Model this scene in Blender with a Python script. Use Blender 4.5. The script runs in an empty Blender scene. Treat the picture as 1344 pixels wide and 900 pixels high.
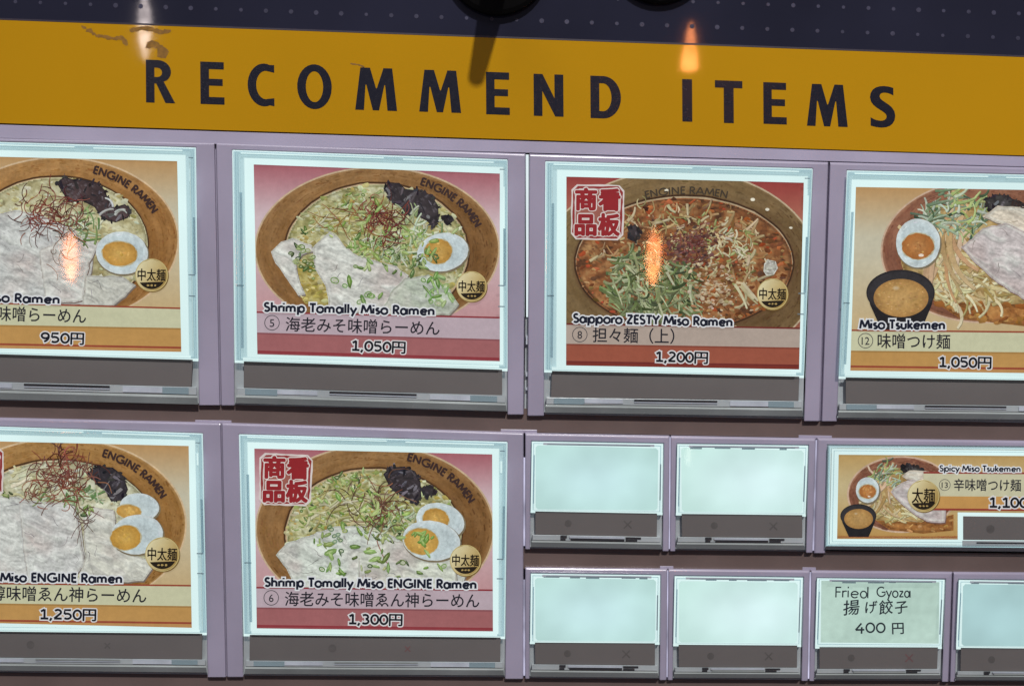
import bpy, math, random
import numpy as np
from mathutils import Vector, Matrix
S = 0.001                                   # millimetres to metres
# ------------------------------------------------------------------ camera
F = 1300.0; W, H = 1344.0, 900.0
RX, RY, RZ = 0.094, -0.029, 0.020
CU, CV, CW = 68.462, 64.158, -259.307       # across, down, into the machine (mm)
def rotm():
    ca, sa, cb, sb, cc, sc = math.cos(RX), math.sin(RX), math.cos(RY), math.sin(RY), math.cos(RZ), math.sin(RZ)
    return Matrix(((cc,-sc,0),(sc,cc,0),(0,0,1))) @ Matrix(((cb,0,sb),(0,1,0),(-sb,0,cb))) @ Matrix(((1,0,0),(0,ca,-sa),(0,sa,ca)))
R = rotm()                                   # rows: camera right, down, forward in (across, down, into)
U0, V0 = 110.0, 105.0                        # origin of the world on the front of the machine
def uvw(u, v, d=0.0):                        # d = mm in front of the button faces
    return Vector(((u-U0)*S, -d*S, (V0-v)*S))
def back(px, py, d=0.0):                     # where the sight line through a measured spot meets the depth plane
    r = R.transposed() @ Vector(((px-W/2)/F, (py-H/2)/F, 1.0))
    t = (-d - CW) / r.z
    return CU + r.x*t, CV + r.y*t
def at(px, py, d=0.0):
    u, v = back(px, py, d); return uvw(u, v, d)
sc = bpy.context.scene
cam = bpy.data.objects.new('camera', bpy.data.cameras.new('camera'))
sc.collection.objects.link(cam); sc.camera = cam
cam.data.sensor_width = 36.0; cam.data.lens = 36.0*F/W
cam.data.clip_start = 0.01; cam.data.clip_end = 50
def wv(r): return Vector((r[0], r[2], -r[1]))
xr, yd, zf = wv(R[0]), wv(R[1]), wv(R[2])
m = Matrix.Identity(4)
for i in range(3):
    m[i][0] = xr[i]; m[i][1] = -yd[i]; m[i][2] = -zf[i]
m.translation = uvw(CU, CV, -CW)
cam.matrix_world = m
# ------------------------------------------------------------------ light
wd = bpy.data.worlds.new('World'); sc.world = wd; wd.use_nodes = True
bg = wd.node_tree.nodes['Background']; bg.inputs[0].default_value = (0.62, 0.6, 0.75, 1); bg.inputs[1].default_value = 0.13
def area(name, loc, target, size, energy, col):
    l = bpy.data.lights.new(name, 'AREA'); l.size = size; l.energy = energy; l.color = col
    o = bpy.data.objects.new(name, l); sc.collection.objects.link(o)
    o.location = loc; o.rotation_euler = (Vector(target)-Vector(loc)).to_track_quat('-Z', 'Y').to_euler()
    return o
area('ceiling_light', (0.10, -0.86, 0.92), (0, 0, 0.02), 0.035, 14.0, (1, .97, .95))
area('room_light', (-0.5, -1.2, 1.5), (0, 0, 0), 0.8, 6.5, (.95, .93, 1))
sc.view_settings.view_transform = 'Standard'; sc.view_settings.look = 'None'
sc.view_settings.exposure = 0.0; sc.view_settings.gamma = 1.0
sc.cycles.transparent_max_bounces = 24; sc.cycles.max_bounces = 8
# ------------------------------------------------------------------ materials
def lin(c):
    c = c/255.0
    return c/12.92 if c <= 0.04045 else ((c+0.055)/1.055)**2.4
def L(rgb): return tuple(lin(c) for c in rgb)
def newmat(name):
    mt = bpy.data.materials.new(name); mt.use_nodes = True
    nt = mt.node_tree; nt.nodes.clear()
    return mt, nt, nt.nodes.new('ShaderNodeOutputMaterial')
def plastic(name, rgb, rough=0.4, var=0.12, scale=40, bump=0.0, spec=0.5, metal=0.0, coat=0.0):
    mt, nt, out = newmat(name); n = nt.nodes; lk = nt.links
    p = n.new('ShaderNodeBsdfPrincipled'); p.inputs['Roughness'].default_value = rough
    p.inputs['Specular IOR Level'].default_value = spec; p.inputs['Metallic'].default_value = metal
    p.inputs['Coat Weight'].default_value = coat; p.inputs['Coat Roughness'].default_value = 0.14
    tc = n.new('ShaderNodeTexCoord')
    nz = n.new('ShaderNodeTexNoise'); nz.inputs['Scale'].default_value = scale; nz.inputs['Detail'].default_value = 6
    lk.new(tc.outputs['Object'], nz.inputs['Vector'])
    mr = n.new('ShaderNodeMapRange'); mr.inputs[1].default_value = .3; mr.inputs[2].default_value = .7
    mr.inputs[3].default_value = 1-var; mr.inputs[4].default_value = 1+var
    lk.new(nz.outputs[0], mr.inputs[0])
    mx = n.new('ShaderNodeMix'); mx.data_type = 'RGBA'; mx.blend_type = 'MULTIPLY'; mx.inputs[0].default_value = 1
    mx.inputs[6].default_value = (*rgb, 1); lk.new(mr.outputs[0], mx.inputs[7]); lk.new(mx.outputs[2], p.inputs['Base Color'])
    nf = n.new('ShaderNodeTexNoise'); nf.inputs['Scale'].default_value = 900; nf.inputs['Detail'].default_value = 3
    lk.new(tc.outputs['Object'], nf.inputs['Vector'])
    m2 = n.new('ShaderNodeMapRange'); k = min(.1, rough*.4); m2.inputs[3].default_value = rough-k; m2.inputs[4].default_value = rough+k
    lk.new(nf.outputs[0], m2.inputs[0]); lk.new(m2.outputs[0], p.inputs['Roughness'])
    if bump:
        b = n.new('ShaderNodeBump'); b.inputs['Strength'].default_value = bump; b.inputs['Distance'].default_value = 0.0002
        lk.new(nf.outputs[0], b.inputs['Height']); lk.new(b.outputs[0], p.inputs['Normal'])
    lk.new(p.outputs[0], out.inputs[0]); return mt
def backlit(name, emit=0.8, rough=0.5, grain=0.16, gscale=1400, spec=0.15):
    """ink on a sheet lit from behind: vertex colour, paper grain and mottling"""
    mt, nt, out = newmat(name); n = nt.nodes; lk = nt.links
    a = n.new('ShaderNodeAttribute'); a.attribute_name = 'Col'
    tc = n.new('ShaderNodeTexCoord')
    nz = n.new('ShaderNodeTexNoise'); nz.inputs['Scale'].default_value = gscale; nz.inputs['Detail'].default_value = 3
    n2 = n.new('ShaderNodeTexNoise'); n2.inputs['Scale'].default_value = 170; n2.inputs['Detail'].default_value = 5
    lk.new(tc.outputs['Object'], nz.inputs['Vector']); lk.new(tc.outputs['Object'], n2.inputs['Vector'])
    n3 = n.new('ShaderNodeTexNoise'); n3.inputs['Scale'].default_value = 480; n3.inputs['Detail'].default_value = 4; lk.new(tc.outputs['Object'], n3.inputs['Vector'])
    a0 = n.new('ShaderNodeMath'); a0.operation = 'MULTIPLY_ADD'; a0.inputs[1].default_value = .9; lk.new(n3.outputs[0], a0.inputs[0]); a0.inputs[2].default_value = -.45
    a1 = n.new('ShaderNodeMath'); a1.operation = 'ADD'; lk.new(nz.outputs[0], a1.inputs[0]); lk.new(a0.outputs[0], a1.inputs[1])
    ad = n.new('ShaderNodeMath'); ad.operation = 'ADD'; lk.new(a1.outputs[0], ad.inputs[0]); lk.new(n2.outputs[0], ad.inputs[1])
    mr = n.new('ShaderNodeMapRange'); mr.inputs[1].default_value = .6; mr.inputs[2].default_value = 1.4
    mr.inputs[3].default_value = 1-grain; mr.inputs[4].default_value = 1+grain; lk.new(ad.outputs[0], mr.inputs[0])
    mx = n.new('ShaderNodeMix'); mx.data_type = 'RGBA'; mx.blend_type = 'MULTIPLY'; mx.inputs[0].default_value = 1
    lk.new(a.outputs['Color'], mx.inputs[6]); lk.new(mr.outputs[0], mx.inputs[7])
    p = n.new('ShaderNodeBsdfPrincipled'); p.inputs['Roughness'].default_value = rough
    p.inputs['Specular IOR Level'].default_value = spec
    sc_ = n.new('ShaderNodeMix'); sc_.data_type = 'RGBA'; sc_.blend_type = 'MULTIPLY'; sc_.inputs[0].default_value = 1
    sc_.inputs[7].default_value = (.2, .2, .2, 1); lk.new(mx.outputs[2], sc_.inputs[6])
    lk.new(sc_.outputs[2], p.inputs['Base Color']); lk.new(mx.outputs[2], p.inputs['Emission Color'])
    p.inputs['Emission Strength'].default_value = emit
    lk.new(p.outputs[0], out.inputs[0]); return mt
def glow(name, rgb, strength, var=0.1, scale=25, rim=None):
    mt, nt, out = newmat(name); n = nt.nodes; lk = nt.links
    tc = n.new('ShaderNodeTexCoord'); nz = n.new('ShaderNodeTexNoise'); nz.inputs['Scale'].default_value = scale
    lk.new(tc.outputs['Object'], nz.inputs['Vector'])
    mr = n.new('ShaderNodeMapRange'); mr.inputs[1].default_value = .3; mr.inputs[2].default_value = .7
    mr.inputs[3].default_value = strength*(1-var); mr.inputs[4].default_value = strength*(1+var)
    lk.new(nz.outputs[0], mr.inputs[0])
    e = n.new('ShaderNodeEmission'); e.inputs[0].default_value = (*rgb, 1); lk.new(mr.outputs[0], e.inputs[1])
    if rim:                                  # the lamp sits behind the middle of the sheet
        vd = n.new('ShaderNodeVectorMath'); vd.operation = 'DISTANCE'; vd.inputs[1].default_value = (rim[3], .5, .48)
        mp = n.new('ShaderNodeVectorMath'); mp.operation = 'MULTIPLY'; mp.inputs[1].default_value = (1, 0, 1); vd.inputs[1].default_value = (rim[3], 0, .48)
        lk.new(tc.outputs['Generated'], mp.inputs[0]); lk.new(mp.outputs[0], vd.inputs[0])
        m3 = n.new('ShaderNodeMapRange'); m3.inputs[1].default_value = .12; m3.inputs[2].default_value = .75; lk.new(vd.outputs['Value'], m3.inputs[0])
        cx = n.new('ShaderNodeMix'); cx.data_type = 'RGBA'; cx.inputs[6].default_value = (*rgb, 1); cx.inputs[7].default_value = (*rim[:3], 1)
        lk.new(m3.outputs[0], cx.inputs[0]); lk.new(cx.outputs[2], e.inputs[0])
    lk.new(e.outputs[0], out.inputs[0]); return mt
def acrylic(name, tint, body, opac, rough=0.03, wave=0.0, ior=1.45):
    """thin clear or frosted plastic: see-through, partly diffusing, with a glossy face"""
    mt, nt, out = newmat(name); n = nt.nodes; lk = nt.links
    t = n.new('ShaderNodeBsdfTransparent'); t.inputs[0].default_value = (*tint, 1)
    d = n.new('ShaderNodeBsdfDiffuse'); d.inputs[0].default_value = (*body, 1)
    g = n.new('ShaderNodeBsdfGlossy'); g.inputs[0].default_value = (1, 1, 1, 1); g.inputs[1].default_value = rough
    m1 = n.new('ShaderNodeMixShader'); m1.inputs[0].default_value = opac
    lk.new(t.outputs[0], m1.inputs[1]); lk.new(d.outputs[0], m1.inputs[2])
    lw = n.new('ShaderNodeLayerWeight'); lw.inputs[0].default_value = .5      # same from both sides of the sheet
    pw = n.new('ShaderNodeMath'); pw.operation = 'POWER'; pw.inputs[1].default_value = 5; lk.new(lw.outputs['Facing'], pw.inputs[0])
    f = n.new('ShaderNodeMath'); f.operation = 'MULTIPLY_ADD'; f.inputs[1].default_value = .9; f.inputs[2].default_value = .045; lk.new(pw.outputs[0], f.inputs[0])
    m2 = n.new('ShaderNodeMixShader'); lk.new(f.outputs[0], m2.inputs[0])
    lk.new(m1.outputs[0], m2.inputs[1]); lk.new(g.outputs[0], m2.inputs[2])
    if wave:
        tc = n.new('ShaderNodeTexCoord'); nz = n.new('ShaderNodeTexNoise'); nz.inputs['Scale'].default_value = 90
        nz.inputs['Detail'].default_value = 1
        b = n.new('ShaderNodeBump'); b.inputs['Strength'].default_value = wave; b.inputs['Distance'].default_value = 0.0003
        lk.new(tc.outputs['Object'], nz.inputs['Vector']); lk.new(nz.outputs[0], b.inputs['Height']); lk.new(b.outputs[0], g.inputs['Normal'])
    lk.new(m2.outputs[0], out.inputs[0]); return mt
M = dict(
    lav=plastic('lavender_plastic', L((160, 154, 174)), .34, .09, 45, .05, .5, 0, .7),
    rail=plastic('lavender_rail', L((172, 166, 188)), .34, .09, 45, .05, .5, 0, .7),
    yellow=plastic('yellow_film', L((184, 136, 13)), .04, .05, 14, .0, .5),
    navy=plastic('navy_film', L((36, 37, 52)), .04, .2, 20, .0, .5),
    dot=plastic('dot_ink', L((64, 64, 82)), .3, .3, 300),
    ink=plastic('letter_vinyl', L((29, 30, 41)), .25, .04, 60),
    residue=plastic('glue_residue', L((132, 93, 22)), .6, .3, 900),
    brown=plastic('brown_panel', L((106, 91, 87)), .33, .12, 60, .1),
    dark=plastic('dark_gap', L((52, 46, 56)), .5, .1),
    black=plastic('black_knob', (.003, .003, .003), .5, .2, 40, 0, .15),
    steel=plastic('grey_steel', (.16, .14, .15), .28, .2, 60, .0, .5, .8),
    strip=plastic('grey_strip', L((110, 105, 103)), .45, .06, 50, .05, .3),
    mark=plastic('faint_mark', L((92, 88, 86)), .5, .2, 300, 0, .3),
    red=plastic('red_mark', L((112, 84, 84)), .5, .2, 300, 0, .3),
    base=plastic('cover_base', (.40, .44, .455), .3, .12, 90, .1),
    lip=plastic('cover_lip', (.30, .33, .325), .25, .18, 70, .15),
    pale=plastic('pale_ledge', (.46, .5, .56), .25, .2, 120, .1),
    slot=plastic('dark_slot', (.03, .03, .035), .5, .2),
    glow=glow('light_box', (.78, .985, .975), .96, .09),
    blank=glow('blank_light_a', (.66, .93, .94), .90, .12, 60, (.57, .84, .79, .5)),
    blank2=glow('blank_light_b', (.77, 1.0, 1.0), .94, .10, 60, (.64, .90, .84, .66)),
    blank3=glow('blank_light_c', (.56, .84, .86), .80, .12, 60, (.51, .77, .77, .4)),
    bevel_glint=glow('soft_leak', (.62, .60, .80), .8, .5, 90),  # emission standing in for the highlight on bezel bevels
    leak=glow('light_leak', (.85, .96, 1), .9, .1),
    clear=acrylic('clear_cover', (.99, 1, 1), (.8, .9, .9), .0, .04, .02),
    frost=acrylic('frosted_edge', (.72, .82, .86), (.5, .62, .66), .25, .1),
    frost2=acrylic('frosted_step', (.58, .70, .75), (.5, .60, .64), .2, .08),
    edge=acrylic('grey_edge', (.52, .62, .66), (.4, .48, .52), .4, .1),
    fringe=plastic('cyan_fringe', (.02, .05, .055), .3, .5, 300),
    print=backlit('backlit_print', .8, .5, .24, 1500),
    flat=backlit('backlit_ink', .78, .5, .07, 900),
    paper=backlit('backlit_paper', .9, .6, .07, 500),
)
# ------------------------------------------------------------------ builders
def link(o, parent=None):
    sc.collection.objects.link(o)
    if parent is not None:
        o.parent = parent
    return o
def tag(o, label, cat, group=None):
    o['label'] = label; o['category'] = cat
    if group: o['group'] = group
    return o
def thing(name, loc, label, cat, group=None):
    o = bpy.data.objects.new(name, None); link(o); o.location = loc; o.empty_display_size = .01
    return tag(o, label, cat, group)
def base_of(parent):
    v = Vector((0, 0, 0))
    while parent is not None:
        v += parent.location; parent = parent.parent
    return v
def mesh(name, verts, faces, mats, parent=None, cols=None, midx=None, smooth=False):
    b = base_of(parent)
    me = bpy.data.meshes.new(name); me.from_pydata([tuple(Vector(v)-b) for v in verts], [], faces)
    if not isinstance(mats, (list, tuple)): mats = [mats]
    for x in mats: me.materials.append(x)
    if midx: me.polygons.foreach_set('material_index', midx)
    if smooth: me.polygons.foreach_set('use_smooth', [True]*len(me.polygons))
    if cols:
        ca = me.color_attributes.new('Col', 'FLOAT_COLOR', 'POINT')
        flat = []
        for c in cols: flat += [c[0], c[1], c[2], 1.0]
        ca.data.foreach_set('color', flat)
    me.update()
    return link(bpy.data.objects.new(name, me), parent)
def lerp(a, b, t): return tuple(x+(y-x)*t for x, y in zip(a, b))
def qpt(q, s, t):                       # quad TL,TR,BR,BL ; s across, t down
    return lerp(lerp(q[0], q[1], s), lerp(q[3], q[2], s), t)
def quadmesh(name, q, d, mat, parent, nx=1, ny=1):
    vs = []; fs = []
    for j in range(ny+1):
        for i in range(nx+1): vs.append(at(*qpt(q, i/nx, j/ny), d))
    for j in range(ny):
        for i in range(nx):
            a = j*(nx+1)+i; fs.append((a, a+nx+1, a+nx+2, a+1))
    return mesh(name, vs, fs, mat, parent)
def slab(name, q, d0, d1, mat, parent, bev=0.0, q0=None):
    """closed slab: front at d1, back at d0, edges bevelled by bev px"""
    q0 = q0 or q
    cx = sum(p[0] for p in q)/4; cy = sum(p[1] for p in q)/4
    def ins(p, k): return (p[0]+(k if p[0] < cx else -k), p[1]+(k if p[1] < cy else -k))
    loops = [[(p, d0) for p in q0]]
    if bev: loops += [[(p, d1-bev*.2) for p in q], [(ins(p, bev*.35), d1-bev*.06) for p in q], [(ins(p, bev), d1) for p in q]]
    else: loops += [[(p, d1) for p in q]]
    vs = [at(*p, d) for lp in loops for p, d in lp]; fs = []
    for k in range(len(loops)-1):
        for i in range(4):
            j = (i+1) % 4; fs.append((k*4+i, k*4+j, k*4+4+j, k*4+4+i))
    n = (len(loops)-1)*4
    fs.append((n, n+1, n+2, n+3)); fs.append((3, 2, 1, 0))
    return mesh(name, vs, fs, mat, parent)
def ring(vs, fs, mi, qa, qb, da, db, k):
    n = len(vs)
    for q, d in ((qa, da), (qb, db)):
        for p in q: vs.append(at(*p, d))
    for i in range(4):
        j = (i+1) % 4; fs.append((n+i, n+j, n+4+j, n+4+i)); mi.append(k)
def qlerp(a, b, t): return [lerp(p, r, t) for p, r in zip(a, b)]
def disc(name, cx, cy, r, d, mat, parent, n=20, rx=None):
    rx = rx or r
    vs = [at(cx, cy, d)] + [at(cx+rx*math.cos(2*math.pi*i/n), cy+r*math.sin(2*math.pi*i/n), d) for i in range(n)]
    return mesh(name, vs, [(0, 1+i, 1+(i+1) % n) for i in range(n)], mat, parent)
def lathe(name, px, py, prof, mat, parent, n=40):
    """turned part on the front: prof = (radius mm, depth mm)"""
    u, v = back(px, py, prof[0][1]); vs = []; fs = []
    for r, d in prof:
        for i in range(n):
            a = 2*math.pi*i/n; vs.append(uvw(u+r*math.cos(a), v+r*math.sin(a), d))
    for k in range(len(prof)-1):
        for i in range(n):
            j = (i+1) % n; fs.append((k*n+i, k*n+j, k*n+n+j, k*n+n+i))
    fs.append(tuple(range((len(prof)-1)*n, len(prof)*n)))
    return mesh(name, vs, fs, mat, parent)

def atnp(x, y, d):
    Rt = np.array([list(r) for r in R.transposed()]); v = np.stack([(x-W/2)/F, (y-H/2)/F, np.ones_like(x)], -1) @ Rt.T
    t = (-d-CW)/v[:, 2]; return np.stack([(CU+v[:, 0]*t-U0)*S, np.full_like(x, -d*S), (V0-CV-v[:, 1]*t)*S], -1)
def fbm(x, y, seed, sc_, octv=4, gain=.55):
    g = np.random.RandomState(seed); tab = g.rand(64, 64); out = 0; amp = 1; tot = 0
    for o in range(octv):
        u = x/sc_*2**o+g.rand()*50; v = y/sc_*2**o+g.rand()*50
        i, j = np.floor(u).astype(int), np.floor(v).astype(int); a, b = u-i, v-j; a = a*a*(3-2*a); b = b*b*(3-2*b)
        T = lambda p, q: tab[p % 64, q % 64]
        out = out+amp*((T(i, j)*(1-a)+T(i+1, j)*a)*(1-b)+(T(i, j+1)*(1-a)+T(i+1, j+1)*a)*b); tot += amp; amp *= gain
    return out/tot
def linnp(c):
    c = np.clip(c, 0, 255)/255; return np.where(c <= .04045, c/12.92, ((c+.055)/1.055)**2.4)
def mixc(a, b, t): return a+(np.array(b, float)-a)*np.clip(t, 0, 1)[:, None]
# ---- print: coloured polygons on a sheet, cut off at the sheet's edge
def clip(poly, quad):
    out = poly
    for i in range(4):
        ax, ay = quad[i]; bx, by = quad[(i+1) % 4]
        def side(p): return (bx-ax)*(p[1]-ay)-(by-ay)*(p[0]-ax)
        src = out; out = []
        if not src: return out
        for k in range(len(src)):
            p, q = src[k-1], src[k]; sp, sq = side(p), side(q)
            if (sp >= 0) != (sq >= 0):
                t = sp/(sp-sq); out.append(tuple(a+(b-a)*t for a, b in zip(p, q)))
            if sq >= 0: out.append(q)
    return out
class Pr:
    def __init__(s, quad, d, rnd): s.quad = quad; s.d = d; s.v = []; s.f = []; s.c = []; s.rnd = rnd; s.k = 0
    def add(s, pts, lift=None):              # pts: (x, y, r, g, b) in sRGB
        p = clip(pts, s.quad) if s.quad else pts
        if len(p) < 3: return
        s.k += 1
        dd = s.d + (s.k % 40)*.0006 if lift is None else s.d+lift
        n = len(s.v)
        for q in p: s.v.append(at(q[0], q[1], dd)); s.c.append(L([max(0, min(255, c)) for c in q[2:5]]))
        s.f.append(tuple(range(n, n+len(p))))
    def poly(s, pts, col, lift=None): s.add([(x, y, *col) for x, y in pts], lift)
    def fan(s, pts, colc, cole, c=None, lift=0.0, mid=None, mt=.6):
        c = c or (sum(p[0] for p in pts)/len(pts), sum(p[1] for p in pts)/len(pts))
        n = len(pts)
        if mid is None: mid = lerp(colc, cole, mt)
        for i in range(n):
            a, b = pts[i], pts[(i+1) % n]
            am, bm = lerp(c, a, mt), lerp(c, b, mt)
            s.add([(*c, *colc), (*am, *mid), (*bm, *mid)], lift)
            s.add([(*am, *mid), (*a, *cole), (*b, *cole), (*bm, *mid)], lift)
    def ell(s, cx, cy, rx, ry, colc, cole, rot=0, n=40, lift=0.0, mid=None, mt=.6, a0=0, a1=2*math.pi, wob=0):
        ca, sa = math.cos(rot), math.sin(rot); pts = []
        for i in range(n):
            a = a0+(a1-a0)*i/n; k = 1+s.rnd.uniform(-wob, wob)
            x, y = rx*k*math.cos(a), ry*k*math.sin(a); pts.append((cx+x*ca-y*sa, cy+x*sa+y*ca))
        s.fan(pts, colc, cole, (cx, cy), lift, mid, mt)
    def blob(s, x, y, l, w, ang, col, n=7, wob=.25, lift=None, shade=0):
        ca, sa = math.cos(ang), math.sin(ang); pts = []
        for i in range(n):
            a = 2*math.pi*i/n; k = 1+s.rnd.uniform(-wob, wob)
            px, py = l*k*math.cos(a), w*k*math.sin(a)
            cc = tuple(c*(1-shade*math.sin(a)) for c in col)
            pts.append((x+px*ca-py*sa, y+px*sa+py*ca, *cc))
        s.add(pts, lift)
    def field(s, pts, fn, step=1.7, lift=.004):
        """finely graded patch inside an outline: fn(x, y, distance to the edge) gives the ink"""
        P_ = np.array(pts, float); x0, y0 = P_.min(0); x1, y1 = P_.max(0)
        if s.quad:
            Qd = np.array(s.quad, float); x0 = max(x0, Qd[:, 0].min()); x1 = min(x1, Qd[:, 0].max()); y0 = max(y0, Qd[:, 1].min()); y1 = min(y1, Qd[:, 1].max())
        nx, ny = max(2, int((x1-x0)/step)), max(2, int((y1-y0)/step))
        gx, gy = np.meshgrid(np.linspace(x0, x1, nx), np.linspace(y0, y1, ny)); x, y = gx.ravel(), gy.ravel()
        ins = np.zeros(len(x), bool); dist = np.full(len(x), 1e9)
        for i in range(len(P_)):
            ax, ay = P_[i-1]; bx, by = P_[i]
            c = ((ay > y) != (by > y)); ins ^= c & (x < (bx-ax)*(y-ay)/((by-ay) or 1e-9)+ax)
            l2 = (bx-ax)**2+(by-ay)**2 or 1e-9; t = np.clip(((x-ax)*(bx-ax)+(y-ay)*(by-ay))/l2, 0, 1)
            dist = np.minimum(dist, np.hypot(x-ax-t*(bx-ax), y-ay-t*(by-ay)))
        if s.quad:
            for i in range(4):
                ax, ay = Qd[i]; bx, by = Qd[(i+1) % 4]; ins &= ((bx-ax)*(y-ay)-(by-ay)*(x-ax)) >= -3
        col = linnp(fn(x, y, dist)); V_ = atnp(x, y, s.d+lift); m_ = ins.reshape(ny, nx)
        cell = m_[:-1, :-1] & m_[1:, :-1] & m_[:-1, 1:] & m_[1:, 1:]; n = len(s.v)
        keep = np.zeros((ny, nx), bool)
        for a, b in ((0, 0), (1, 0), (0, 1), (1, 1)): keep[a:ny-1+a, b:nx-1+b] |= cell
        idx = np.cumsum(keep.ravel())-1+n; kk = keep.ravel(); idx = idx.reshape(ny, nx)
        s.v += [tuple(v) for v in V_[kk].tolist()]; s.c += col[kk].tolist()
        for j, i in zip(*np.nonzero(cell)): s.f.append((int(idx[j, i]), int(idx[j+1, i]), int(idx[j+1, i+1]), int(idx[j, i+1])))
    def stroke(s, pts, w0, w1, col, col2=None, lift=None):
        n = len(pts); lf = []; rt = []
        for i, p in enumerate(pts):
            a = pts[max(0, i-1)]; b = pts[min(n-1, i+1)]
            dx, dy = b[0]-a[0], b[1]-a[1]; ln = math.hypot(dx, dy) or 1
            w = (w0+(w1-w0)*i/(n-1))/2
            lf.append((p[0]-dy/ln*w, p[1]+dx/ln*w)); rt.append((p[0]+dy/ln*w, p[1]-dx/ln*w))
        if lift is None: s.k += 1; lift = (s.k % 40)*.0006
        for i in range(n-1):
            c1 = lerp(col, col2 or col, i/(n-1)); c2 = lerp(col, col2 or col, (i+1)/(n-1))
            s.add([(*lf[i], *c1), (*rt[i], *c1), (*rt[i+1], *c2), (*lf[i+1], *c2)], lift)
    def build(s, name, mat, parent):
        if s.f: return mesh(name, s.v, s.f, mat, parent, cols=s.c)
def inside(p, poly):
    r = False; n = len(poly)
    for i in range(n):
        x1, y1 = poly[i]; x2, y2 = poly[i-1]
        if (y1 > p[1]) != (y2 > p[1]) and p[0] < (x2-x1)*(p[1]-y1)/(y2-y1)+x1: r = not r
    return r
def rpt(rnd, poly):
    xs = [p[0] for p in poly]; ys = [p[1] for p in poly]
    for _ in range(60):
        p = (rnd.uniform(min(xs), max(xs)), rnd.uniform(min(ys), max(ys)))
        if inside(p, poly): return p
    return (sum(xs)/len(xs), sum(ys)/len(ys))
def jit(rnd, c, k):
    g = rnd.gauss(0, k); return tuple(max(0, min(255, v+g+rnd.gauss(0, k*.3))) for v in c)
def ellpts(cx, cy, rx, ry, n=30, rot=0):
    ca, sa = math.cos(rot), math.sin(rot)
    return [(cx+rx*math.cos(2*math.pi*i/n)*ca-ry*math.sin(2*math.pi*i/n)*sa, cy+rx*math.cos(2*math.pi*i/n)*sa+ry*math.sin(2*math.pi*i/n)*ca) for i in range(n)]

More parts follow.
